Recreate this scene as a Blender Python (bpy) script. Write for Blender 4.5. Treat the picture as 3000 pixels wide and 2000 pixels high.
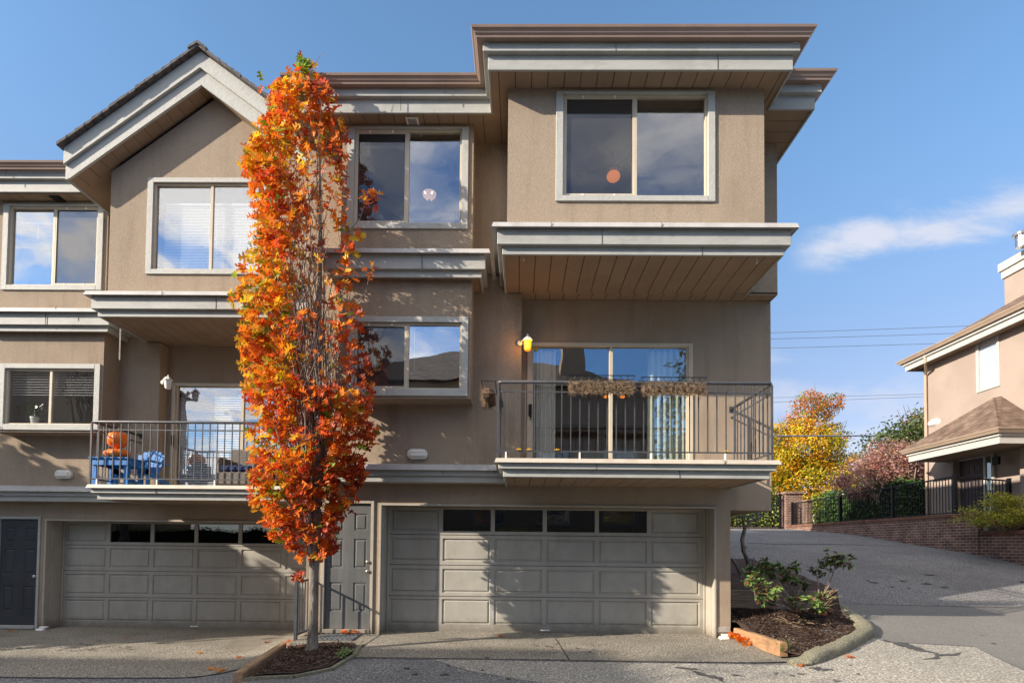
import bpy, bmesh, math, random
from mathutils import Vector, Matrix, noise as mnoise
R_ = math.radians
for o in list(bpy.data.objects): bpy.data.objects.remove(o)
SC = bpy.context.scene
COL = SC.collection
rnd = random.Random(7)

# ------------------------------------------------------------------ camera
F_PX = 1640.0; YAW, PITCH, ROLL = R_(.6817), R_(1.7729), R_(.57965); SHY = 541.57; EYE = Vector((0, 0, 1.55))
_cy, _sn = math.cos(YAW), math.sin(YAW)
_r = Vector((_cy, _sn, 0)); _f = Vector((-_sn*math.cos(PITCH), _cy*math.cos(PITCH), math.sin(PITCH))); _u = _r.cross(_f)
_r, _u = _r*math.cos(ROLL)+_u*math.sin(ROLL), -_r*math.sin(ROLL)+_u*math.cos(ROLL)
cam = bpy.data.cameras.new('camera'); co = bpy.data.objects.new('camera', cam); COL.objects.link(co)
m = Matrix((_r, _u, -_f)).transposed().to_4x4(); m.translation = EYE; co.matrix_world = m
cam.sensor_width = 36; cam.sensor_fit = 'HORIZONTAL'; cam.lens = 36*F_PX/3000; cam.shift_y = SHY/3000
cam.clip_start = .05; cam.clip_end = 3000
SC.camera = co
SC.render.resolution_x = 1024; SC.render.resolution_y = 682
def ray(px, py): return _f+_r*((px-1500)/F_PX)+_u*((1000+SHY-py)/F_PX)
def at(px, py, Y): d = ray(px, py); return EYE+d*(Y/d.y)      # a measured point of the photograph at its real distance
def atX(px, py, X): d = ray(px, py); return EYE+d*(X/d.x)

# ------------------------------------------------------------------ world, sun, exposure
SUN = Vector((-2.25, -1.0, 1.07)).normalized()
EL = math.asin(SUN.z); AZ = math.atan2(SUN.x, SUN.y)
W = bpy.data.worlds.new('World'); SC.world = W; W.use_nodes = True
nt = W.node_tree; N = nt.nodes; Lk = nt.links
for n in list(N): N.remove(n)
wo = N.new('ShaderNodeOutputWorld'); bg = N.new('ShaderNodeBackground'); bg.inputs[1].default_value = .15
sky = N.new('ShaderNodeTexSky'); sky.sky_type = 'NISHITA'; sky.sun_disc = False; sky.sun_elevation = EL; sky.sun_rotation = AZ
sky.air_density = 1.0; sky.dust_density = .6; sky.ozone_density = 1.6; sky.altitude = 0
def M_(op, a, b=None, c=None, tree=None, clamp=False):
    T = tree or nt
    n = T.nodes.new('ShaderNodeMath'); n.operation = op; n.use_clamp = clamp
    for i, v in enumerate((a, b, c)):
        if v is None: continue
        if isinstance(v, (int, float)): n.inputs[i].default_value = v
        else: T.links.new(v, n.inputs[i])
    return n.outputs[0]
def ramp01(v, lo, hi, tree=None):
    T = tree or nt
    n = T.nodes.new('ShaderNodeMapRange'); n.interpolation_type = 'SMOOTHSTEP'
    n.inputs[1].default_value = lo; n.inputs[2].default_value = hi; T.links.new(v, n.inputs[0]); return n.outputs[0]
tc = N.new('ShaderNodeTexCoord'); sx = N.new('ShaderNodeSeparateXYZ'); Lk.new(tc.outputs['Generated'], sx.inputs[0])
dx, dy, dz = sx.outputs
zz = M_('ADD', M_('MAXIMUM', dz, 0), .12)
cv = N.new('ShaderNodeCombineXYZ'); Lk.new(M_('DIVIDE', dx, zz), cv.inputs[0]); Lk.new(M_('DIVIDE', dy, zz), cv.inputs[1])
def wnoise(scale, det, rough, dist=0, vec=cv.outputs[0], mp=None):
    n = N.new('ShaderNodeTexNoise'); n.inputs['Scale'].default_value = scale; n.inputs['Detail'].default_value = det
    n.inputs['Roughness'].default_value = rough; n.inputs['Distortion'].default_value = dist
    Lk.new(vec, n.inputs['Vector']); return n.outputs[0]
# broken cloud over the half of the sky behind the camera
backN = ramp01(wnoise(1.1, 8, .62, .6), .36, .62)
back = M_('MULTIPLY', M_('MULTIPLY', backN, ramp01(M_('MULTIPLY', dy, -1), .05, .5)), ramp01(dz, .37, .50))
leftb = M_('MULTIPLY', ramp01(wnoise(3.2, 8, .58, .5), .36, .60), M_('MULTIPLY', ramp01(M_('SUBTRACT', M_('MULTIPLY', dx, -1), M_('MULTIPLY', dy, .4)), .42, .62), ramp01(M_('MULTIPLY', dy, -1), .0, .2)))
# thin streaks over the trees at the right
ay = M_('MAXIMUM', dy, .05); u = M_('DIVIDE', dx, ay); v = M_('DIVIDE', dz, ay)
cv2 = N.new('ShaderNodeCombineXYZ'); Lk.new(u, cv2.inputs[0]); Lk.new(M_('MULTIPLY', v, 2.6), cv2.inputs[1])
n2 = wnoise(4.2, 8, .6, .3, cv2.outputs[0])
def band(v0, slope, w, u0, u1, gain):
    d = M_('SUBTRACT', v, M_('ADD', M_('MULTIPLY', M_('SUBTRACT', u, .70), slope), v0))
    e = M_('SUBTRACT', 1, M_('ABSOLUTE', M_('DIVIDE', d, w)), clamp=True)
    k = M_('MULTIPLY', e, M_('MULTIPLY', ramp01(u, u0, u0+.12), M_('SUBTRACT', 1, ramp01(u, u1-.1, u1))))
    return M_('MULTIPLY', ramp01(M_('ADD', n2, M_('MULTIPLY', e, .34)), .60, .92), M_('MULTIPLY', M_('MINIMUM', M_('MULTIPLY', k, 2), 1), gain))
s1 = band(.570, .20, .075, .47, 1.6, .95)
s2 = band(.27, .02, .10, .3, 1.2, .55)
s3 = band(.18, .0, .10, .2, 1.3, .45)
s4 = band(.335, .0, .04, .36, .56, .5)
front = M_('MULTIPLY', M_('MAXIMUM', M_('MAXIMUM', s1, s4), M_('MAXIMUM', s2, s3)), ramp01(dy, .1, .3))
over = M_('MULTIPLY', ramp01(dz, .74, .86), M_('ADD', .45, M_('MULTIPLY', ramp01(wnoise(1.3, 6, .6), .35, .65), .5)))   # bright cloud added overhead, out of view, to lift the fill in shade
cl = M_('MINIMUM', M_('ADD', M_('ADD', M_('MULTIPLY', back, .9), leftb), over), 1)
mx = N.new('ShaderNodeMix'); mx.data_type = 'RGBA'; Lk.new(cl, mx.inputs[0])
tint = N.new('ShaderNodeMix'); tint.data_type = 'RGBA'; tint.blend_type = 'MULTIPLY'; tint.inputs[0].default_value = 1
Lk.new(sky.outputs[0], tint.inputs[6]); tcf = ramp01(dz, .15, .62); tv = N.new('ShaderNodeMix'); tv.data_type = 'RGBA'; tv.inputs[6].default_value = (.50, .42, .44, 1); tv.inputs[7].default_value = (.60, .73, .78, 1); Lk.new(tcf, tv.inputs[0]); tw = N.new('ShaderNodeMix'); tw.data_type = 'RGBA'; Lk.new(ramp01(M_('MULTIPLY', dy, -1), .1, .6), tw.inputs[0]); Lk.new(tv.outputs[2], tw.inputs[6]); tw.inputs[7].default_value = (.36, .54, .76, 1); Lk.new(tw.outputs[2], tint.inputs[7])
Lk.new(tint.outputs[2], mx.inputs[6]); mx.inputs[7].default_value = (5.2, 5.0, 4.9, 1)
mf = N.new('ShaderNodeMix'); mf.data_type = 'RGBA'; Lk.new(front, mf.inputs[0]); Lk.new(mx.outputs[2], mf.inputs[6]); mf.inputs[7].default_value = (2.15, 2.25, 2.6, 1)
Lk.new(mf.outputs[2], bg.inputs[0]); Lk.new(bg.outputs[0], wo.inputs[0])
sl = bpy.data.lights.new('sun', 'SUN'); sl.energy = 4.3; sl.angle = R_(.53); sl.color = (1, .88, .74)
so = bpy.data.objects.new('sun', sl); COL.objects.link(so); so.rotation_euler = SUN.to_track_quat('Z', 'Y').to_euler(); so.location = (-20, -10, 30)
SC.view_settings.view_transform = 'Standard'; SC.view_settings.look = 'None'; SC.view_settings.exposure = 1.22; SC.view_settings.gamma = 1

# ------------------------------------------------------------------ materials
def mat(name, c1, c2=None, scale=3, rough=.8, bump=0, bscale=60, metal=0, detail=6, spec=.4, c3=None, c3scale=.7, coord='Object', stretch=(1,1,1), lo=.35, hi=.65, bdist=.01):
    M = bpy.data.materials.new(name); M.use_nodes = True; t = M.node_tree; b = t.nodes['Principled BSDF']
    b.inputs['Roughness'].default_value = rough; b.inputs['Metallic'].default_value = metal; b.inputs['Specular IOR Level'].default_value = spec
    b.inputs['Base Color'].default_value = (*c1, 1)
    if c2 or bump:
        g = t.nodes.new('ShaderNodeNewGeometry') if coord == 'World' else t.nodes.new('ShaderNodeTexCoord')
        src = g.outputs['Position'] if coord == 'World' else g.outputs['Object']
        mp = t.nodes.new('ShaderNodeMapping'); mp.inputs['Scale'].default_value = stretch; t.links.new(src, mp.inputs[0])
    if c2:
        n = t.nodes.new('ShaderNodeTexNoise'); n.inputs['Scale'].default_value = scale; n.inputs['Detail'].default_value = detail; n.inputs['Roughness'].default_value = .6
        t.links.new(mp.outputs[0], n.inputs['Vector'])
        k = ramp01(n.outputs[0], lo, hi, t)
        x = t.nodes.new('ShaderNodeMix'); x.data_type = 'RGBA'; x.inputs[6].default_value = (*c1, 1); x.inputs[7].default_value = (*c2, 1); t.links.new(k, x.inputs[0])
        out = x.outputs[2]
        if c3:
            n3 = t.nodes.new('ShaderNodeTexNoise'); n3.inputs['Scale'].default_value = c3scale; n3.inputs['Detail'].default_value = 8; n3.inputs['Roughness'].default_value = .65
            t.links.new(src, n3.inputs['Vector'])
            y = t.nodes.new('ShaderNodeMix'); y.data_type = 'RGBA'; t.links.new(ramp01(n3.outputs[0], .48, .72, t), y.inputs[0]); t.links.new(out, y.inputs[6]); y.inputs[7].default_value = (*c3, 1); out = y.outputs[2]
        t.links.new(out, b.inputs['Base Color'])
    if bump:
        n = t.nodes.new('ShaderNodeTexNoise'); n.inputs['Scale'].default_value = bscale; n.inputs['Detail'].default_value = 4; t.links.new(mp.outputs[0], n.inputs['Vector'])
        bp = t.nodes.new('ShaderNodeBump'); bp.inputs['Strength'].default_value = bump; bp.inputs['Distance'].default_value = bdist
        t.links.new(n.outputs[0], bp.inputs['Height']); t.links.new(bp.outputs[0], b.inputs['Normal'])
    return M
STUC = mat('stucco', (.300, .240, .178), (.360, .288, .216), 60, .95, 1, 85, c3=(.275, .214, .158), c3scale=.7, spec=.12, bdist=.011, detail=3)
def streaks(M, dark, amt, sc=(2.2, 2.2, .22)):
    # rain streaks and grime that belong to the surface
    t = M.node_tree; b = t.nodes['Principled BSDF']; lk = b.inputs['Base Color'].links[0]; src = lk.from_socket
    g = t.nodes.new('ShaderNodeNewGeometry'); mp = t.nodes.new('ShaderNodeMapping'); mp.inputs['Scale'].default_value = sc; t.links.new(g.outputs['Position'], mp.inputs[0])
    n = t.nodes.new('ShaderNodeTexNoise'); n.inputs['Scale'].default_value = 2.2; n.inputs['Detail'].default_value = 9; n.inputs['Roughness'].default_value = .7; t.links.new(mp.outputs[0], n.inputs['Vector'])
    x = t.nodes.new('ShaderNodeMix'); x.data_type = 'RGBA'; t.links.new(M_('MULTIPLY', ramp01(n.outputs[0], .46, .74, t), amt, tree=t), x.inputs[0]); t.links.new(src, x.inputs[6]); x.inputs[7].default_value = (*dark, 1); t.links.new(x.outputs[2], b.inputs['Base Color'])
streaks(STUC, (.19, .145, .105), .42)
STUC2 = mat('stucco_pale', (.275, .222, .185), (.31, .25, .208), .8, .95, .5, 25, spec=.15)
TRIM = mat('painted_trim', (.335, .34, .315), (.375, .378, .35), 5, .6, .35, 30, stretch=(.35, .35, 3), c3=(.31, .31, .29), c3scale=2.2)
TRIMW = mat('weathered_trim', (.37, .372, .345), (.42, .42, .385), 8, .65, .5, 40, stretch=(.5, .5, .5), c3=(.33, .325, .30), c3scale=4)
TRIMP = mat('pale_trim', (.36, .355, .33), (.40, .395, .365), 5, .6, .2, 30)
FLASH = mat('flashing', (.38, .375, .365), (.43, .42, .405), 3, .45, c3=(.36, .34, .33), c3scale=5)
DFLASH = mat('deck_flashing', (.43, .385, .32), (.47, .425, .355), 3, .5, c3=(.40, .33, .25), c3scale=4)
GUTT = mat('gutter_metal', (.27, .19, .15), (.30, .215, .17), 2, .35, spec=.6)
GUTT2 = mat('gutter_cream', (.34, .26, .19), (.38, .29, .215), 2, .4)
SOFF = mat('soffit_panel', (.25, .18, .12), (.285, .205, .138), 2.5, .8)
DARK = mat('dark_gap', (.05, .04, .035), rough=.9)
GDOOR = mat('garage_door_paint', (.315, .30, .26), (.35, .335, .29), 3, .55, .12, 25, c3=(.29, .275, .235), c3scale=1.4)
GTRIM = mat('garage_trim', (.33, .30, .25), (.37, .335, .28), 3, .7, .2, 25)
EDOOR = mat('grey_door_paint', (.088, .092, .092), (.105, .11, .11), 2, .45, .1, 20)
EDOOR2 = mat('charcoal_door_paint', (.028, .033, .04), (.04, .045, .052), 2, .45, .1, 20)
ALM = mat('almond_frame', (.46, .40, .30), (.50, .44, .33), 4, .45)
RAIL = mat('railing_metal', (.042, .045, .052), (.062, .066, .075), 6, .45, spec=.5)
BLACKM = mat('black_metal', (.008, .009, .012), rough=.45, spec=.25)
BARK = mat('bark', (.095, .08, .065), (.21, .18, .15), 13, .9, 1, 30, stretch=(1, 1, .35), c3=(.13, .13, .09), c3scale=5, bdist=.02)
TWIG = mat('twig_bark', (.13, .10, .085), (.24, .20, .17), 14, .9)
WHITE = mat('white_enamel', (.72, .71, .66), (.78, .77, .72), 6, .45)
TIMB2 = mat('weathered_timber', (.25, .155, .085), (.36, .24, .14), 6, .85, .5, 30, stretch=(6, .6, 6), c3=(.18, .11, .06), c3scale=3)
TIMB = mat('timber', (.29, .16, .080), (.38, .22, .115), 6, .85, .6, 30, stretch=(6, .6, 6), c3=(.20, .12, .065), c3scale=3)
TIMBO = mat('old_timber', (.17, .13, .095), (.29, .22, .16), 5, .9, .5, 30, stretch=(.6, 4, 6))
CONC = mat('foundation_concrete', (.26, .235, .20), (.34, .31, .27), 7, .95, .7, 40)
PALEC = mat('pale_concrete', (.42, .39, .34), (.50, .47, .41), 6, .9, .3, 40)
SOIL = mat('bark_mulch', (.040, .024, .018), (.105, .066, .050), 70, .95, 1, 60, coord='World', bdist=.03, lo=.4, hi=.62, c3=(.03, .018, .014), c3scale=2)
SHING = None
SHINGD = mat('dark_shingle', (.07, .065, .065), (.13, .12, .12), 14, .95, .8, 60)
BLUE = mat('blue_paint', (.010, .13, .40), (.014, .17, .48), 4, .5, .3, 40, c3=(.06, .20, .42), c3scale=9)
PUMP = mat('pumpkin_skin', (.72, .15, .012), (.80, .20, .02), 7, .38, c3=(.62, .11, .01), c3scale=9)
STEM = mat('pumpkin_stem', (.20, .17, .07), rough=.8)
WICK = mat('wicker', (.09, .075, .065), (.17, .15, .13), 60, .8, .8, 90)
CUSH = mat('navy_cushion', (.015, .03, .10), rough=.9)
BRASS = mat('aged_brass', (.40, .30, .22), rough=.35, metal=.8)
CHROME = mat('brushed_nickel', (.5, .5, .5), rough=.3, metal=.9)
COCO = mat('coco_liner', (.07, .042, .026), (.15, .095, .06), 40, .95, 1, 60)
STRAW = mat('dry_straw', (.30, .215, .13), (.13, .085, .05), 30, .95)
MATB = mat('rubber_mat', (.06, .065, .07), (.16, .17, .18), 40, .8, .8, 60)
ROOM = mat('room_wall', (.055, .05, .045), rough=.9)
ROOM2 = mat('room_wall_lightened', (.16, .15, .14), rough=.9)  # paler copy of room_wall: room light put into the colour, so fan blades show
CURT = mat('curtain_cloth', (.62, .62, .56), (.70, .70, .64), 3, .9, stretch=(3, 3, .3))
CURTG = mat('curtain_cloth_green', (.42, .47, .38), (.50, .55, .46), 3, .9, stretch=(3, 3, .3))
BLIND = mat('blind_slat', (.62, .63, .63), rough=.6)
BLINDB = mat('blind_slat_brown', (.10, .075, .06), rough=.6)
SHEER = mat('white_sheer', (.50, .53, .57), rough=.8)
TAR = mat('crack_sealer', (.04, .04, .042), (.075, .073, .07), 9, .7)
TERR = mat('terracotta', (.35, .14, .07), rough=.8)
CHARC = mat('charcoal_glass', (.05, .05, .05), rough=.1, spec=.8)
STEELB = mat('stainless', (.6, .6, .6), rough=.3, metal=1)
def grime(M, col, h, amt):
    # dirt splashed up from the ground: it stays with the surface
    t = M.node_tree; b = t.nodes['Principled BSDF']; src = b.inputs['Base Color'].links[0].from_socket
    g = t.nodes.new('ShaderNodeTexCoord'); sp_ = t.nodes.new('ShaderNodeSeparateXYZ'); t.links.new(g.outputs['Object'], sp_.inputs[0])
    n = t.nodes.new('ShaderNodeTexNoise'); n.inputs['Scale'].default_value = 5; n.inputs['Detail'].default_value = 8; n.inputs['Roughness'].default_value = .7; t.links.new(g.outputs['Object'], n.inputs['Vector'])
    e = M_('SUBTRACT', 1, M_('DIVIDE', sp_.outputs[2], h, tree=t), tree=t, clamp=True); k = M_('MULTIPLY', ramp01(M_('ADD', e, M_('MULTIPLY', n.outputs[0], .9, tree=t), tree=t), .8, 1.5, t), amt, tree=t)
    x = t.nodes.new('ShaderNodeMix'); x.data_type = 'RGBA'; t.links.new(k, x.inputs[0]); t.links.new(src, x.inputs[6]); x.inputs[7].default_value = (*col, 1); t.links.new(x.outputs[2], b.inputs['Base Color'])
grime(GDOOR, (.14, .12, .09), .45, .8); grime(STUC, (.14, .115, .085), .5, .7); grime(GTRIM, (.13, .11, .08), .4, .8); grime(EDOOR, (.16, .15, .13), .4, .5)
streaks(TRIM, (.24, .235, .205), .5, (1, 1, 1.5)); streaks(GDOOR, (.235, .215, .175), .45, (1.6, 1.6, .5)); streaks(FLASH, (.27, .25, .21), .5, (2, 2, 2)); streaks(DFLASH, (.32, .22, .13), .35, (2, 2, 1)); streaks(EDOOR, (.18, .185, .18), .4)
def emis(name, c, s):
    M = bpy.data.materials.new(name); M.use_nodes = True; b = M.node_tree.nodes['Principled BSDF']
    b.inputs['Base Color'].default_value = (*c, 1); b.inputs['Emission Color'].default_value = (*c, 1); b.inputs['Emission Strength'].default_value = s; b.inputs['Roughness'].default_value = .4
    return M
AMBER = emis('lit_amber_glass', (1, .29, .012), .52)
GLOBE = emis('lit_globe', (1, .27, .03), .50)
BOWL = emis('lit_bowl', (1, .62, .40), .26)
def glass(name, refl, tint=(.97, .975, .97), rough=0, fres=1.0):
    M = bpy.data.materials.new(name); M.use_nodes = True; t = M.node_tree
    for n in list(t.nodes): t.nodes.remove(n)
    o = t.nodes.new('ShaderNodeOutputMaterial'); a = t.nodes.new('ShaderNodeBsdfTransparent'); a.inputs[0].default_value = (*tint, 1)
    g = t.nodes.new('ShaderNodeBsdfGlossy'); g.inputs['Roughness'].default_value = rough; g.inputs[0].default_value = (.96, .98, 1, 1)
    f = t.nodes.new('ShaderNodeLayerWeight'); f.inputs[0].default_value = .5; fo = M_('MULTIPLY', M_('POWER', f.outputs['Facing'], 4.0, tree=t), .5*fres, tree=t)
    x = t.nodes.new('ShaderNodeMixShader'); t.links.new(M_('ADD', fo, refl, tree=t, clamp=True), x.inputs[0])
    # slight waviness of the real panes
    tcn = t.nodes.new('ShaderNodeTexCoord'); n = t.nodes.new('ShaderNodeTexNoise'); n.inputs['Scale'].default_value = 1.6; n.inputs['Detail'].default_value = 1
    t.links.new(tcn.outputs['Object'], n.inputs['Vector']); bp = t.nodes.new('ShaderNodeBump'); bp.inputs['Strength'].default_value = .05; bp.inputs['Distance'].default_value = .05
    t.links.new(n.outputs[0], bp.inputs['Height']); t.links.new(bp.outputs[0], g.inputs['Normal'])
    t.links.new(a.outputs[0], x.inputs[1]); t.links.new(g.outputs[0], x.inputs[2]); t.links.new(x.outputs[0], o.inputs[0])
    return M
GL = glass('window_glass', .13); GLM = glass('window_glass_medium', .19); GLS = glass('window_glass_strong', .34); GLG2 = glass('window_glass_gable', .25); GLX = glass('window_glass_bright', .30); GLG = glass('garage_glass', .075, (.4, .4, .4), 0, .3)
def screenmat(name, op, c=(.035, .035, .038)):
    M = bpy.data.materials.new(name); M.use_nodes = True; t = M.node_tree
    b = t.nodes['Principled BSDF']; b.inputs['Base Color'].default_value = (*c, 1); b.inputs['Roughness'].default_value = .8; b.inputs['Alpha'].default_value = op
    return M
SCRN = screenmat('insect_screen', .42)

def brickmat(name, c1, c2, mortar, bw, rh, sx_=1, swap=None, rough=.9, mort=.01, bump=.6, var=True):
    M = bpy.data.materials.new(name); M.use_nodes = True; t = M.node_tree; b = t.nodes['Principled BSDF']; b.inputs['Roughness'].default_value = rough; b.inputs['Specular IOR Level'].default_value = .2
    g = t.nodes.new('ShaderNodeNewGeometry'); s = t.nodes.new('ShaderNodeSeparateXYZ'); t.links.new(g.outputs['Position'], s.inputs[0])
    c = t.nodes.new('ShaderNodeCombineXYZ'); t.links.new(M_('ADD', s.outputs[0], s.outputs[1], tree=t), c.inputs[0]); t.links.new(s.outputs[2], c.inputs[1])
    k = t.nodes.new('ShaderNodeTexBrick'); k.inputs['Scale'].default_value = 1; k.inputs['Brick Width'].default_value = bw; k.inputs['Row Height'].default_value = rh
    k.inputs['Mortar Size'].default_value = mort; k.inputs['Mortar Smooth'].default_value = .1; k.inputs['Bias'].default_value = 0
    k.inputs['Color1'].default_value = (*c1, 1); k.inputs['Color2'].default_value = (*c2, 1); k.inputs['Mortar'].default_value = (*mortar, 1)
    t.links.new(c.outputs[0], k.inputs['Vector'])
    n = t.nodes.new('ShaderNodeTexNoise'); n.inputs['Scale'].default_value = 3; n.inputs['Detail'].default_value = 8; t.links.new(g.outputs['Position'], n.inputs['Vector'])
    x = t.nodes.new('ShaderNodeMix'); x.data_type = 'RGBA'; x.blend_type = 'MULTIPLY'; x.inputs[0].default_value = 1
    mr = t.nodes.new('ShaderNodeMapRange'); mr.inputs[1].default_value = .3; mr.inputs[2].default_value = .7; mr.inputs[3].default_value = .65; mr.inputs[4].default_value = 1.25; t.links.new(n.outputs[0], mr.inputs[0])
    t.links.new(k.outputs[0], x.inputs[6]); t.links.new(mr.outputs[0], x.inputs[7]); t.links.new(x.outputs[2], b.inputs['Base Color'])
    bp = t.nodes.new('ShaderNodeBump'); bp.inputs['Strength'].default_value = bump; bp.inputs['Distance'].default_value = .01; bp.invert = True
    t.links.new(k.outputs['Fac'], bp.inputs['Height']); t.links.new(bp.outputs[0], b.inputs['Normal'])
    return M
BRICK = brickmat('brick', (.135, .064, .048), (.205, .108, .082), (.32, .27, .22), .24, .085)
BRICKC = brickmat('brick_coping', (.15, .062, .040), (.19, .085, .055), (.14, .09, .07), .085, .4)
SHING = brickmat('brown_shingle', (.125, .085, .062), (.20, .145, .108), (.06, .035, .025), .30, .062, mort=.006)
SHINGR = brickmat('grey_brown_shingle', (.12, .10, .085), (.18, .15, .125), (.05, .04, .035), .30, .10, mort=.008)

# speckled ground surfaces
def ground_mat(name, base, speck, dark, fine=95, spk=(.52, .66), stain=None, rough=.92, bump=.5, mid=9, midamt=.35):
    M = bpy.data.materials.new(name); M.use_nodes = True; t = M.node_tree; b = t.nodes['Principled BSDF']; b.inputs['Roughness'].default_value = rough; b.inputs['Specular IOR Level'].default_value = .25
    g = t.nodes.new('ShaderNodeNewGeometry')
    def nz(s, d=2, r=.5):
        n = t.nodes.new('ShaderNodeTexNoise'); n.inputs['Scale'].default_value = s; n.inputs['Detail'].default_value = d; n.inputs['Roughness'].default_value = r; t.links.new(g.outputs['Position'], n.inputs['Vector']); return n.outputs[0]
    def mixc(f, a, c):
        x = t.nodes.new('ShaderNodeMix'); x.data_type = 'RGBA'; t.links.new(f, x.inputs[0])
        for i, q in ((6, a), (7, c)):
            if isinstance(q, tuple): x.inputs[i].default_value = (*q, 1)
            else: t.links.new(q, x.inputs[i])
        return x.outputs[2]
    f1 = nz(fine, 3, .7)
    c = mixc(ramp01(f1, .36, .52, t), dark, base); c = mixc(ramp01(f1, spk[0], spk[1], t), c, speck)
    big = nz(.55, 8, .65); c2 = mixc(M_('MULTIPLY', ramp01(big, .42, .68, t), midamt, tree=t), c, dark)
    if stain: c2 = mixc(M_('MULTIPLY', ramp01(nz(1.7, 8, .6), .52, .75, t), .55, tree=t), c2, stain)
    t.links.new(c2, b.inputs['Base Color'])
    bp = t.nodes.new('ShaderNodeBump'); bp.inputs['Strength'].default_value = bump; bp.inputs['Distance'].default_value = .012
    t.links.new(f1, bp.inputs['Height']); t.links.new(bp.outputs[0], b.inputs['Normal'])
    return M
ASPH = ground_mat('asphalt', (.15, .147, .147), (.40, .385, .36), (.066, .065, .067), 42, (.52, .66), stain=(.10, .097, .093))
ASPHL = ground_mat('aged_asphalt', (.26, .245, .21), (.55, .52, .45), (.13, .122, .105), 40, (.52, .66), midamt=.25)
ASPHD = ground_mat('smooth_asphalt', (.155, .15, .14), (.22, .21, .195), (.10, .098, .094), 60, midamt=.3)
AGG = ground_mat('exposed_aggregate', (.205, .185, .15), (.50, .46, .38), (.085, .076, .06), 52, (.50, .64), stain=(.12, .115, .08), midamt=.45, bump=.9)
KERB = ground_mat('kerb_concrete', (.20, .187, .138), (.38, .355, .27), (.085, .078, .052), 48, (.55, .70), stain=(.22, .225, .12), bump=1)
GRASSM = ground_mat('far_lawn', (.05, .075, .02), (.09, .12, .03), (.03, .045, .012), 20)

def leafmat(name, trans=.45, rough=.5):
    M = bpy.data.materials.new(name); M.use_nodes = True; t = M.node_tree
    b = t.nodes['Principled BSDF']; a = t.nodes.new('ShaderNodeAttribute'); a.attribute_name = 'Col'
    b.inputs['Roughness'].default_value = rough; b.inputs['Specular IOR Level'].default_value = .35
    t.links.new(a.outputs[0], b.inputs['Base Color'])
    tr = t.nodes.new('ShaderNodeBsdfTranslucent'); t.links.new(a.outputs[0], tr.inputs[0])
    x = t.nodes.new('ShaderNodeMixShader'); x.inputs[0].default_value = trans
    t.links.new(b.outputs[0], x.inputs[1]); t.links.new(tr.outputs[0], x.inputs[2]); t.links.new(x.outputs[0], t.nodes['Material Output'].inputs[0])
    return M
LEAF = leafmat('leaf')
LEAFG = leafmat('glossy_leaf', .15, .35)

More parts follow.
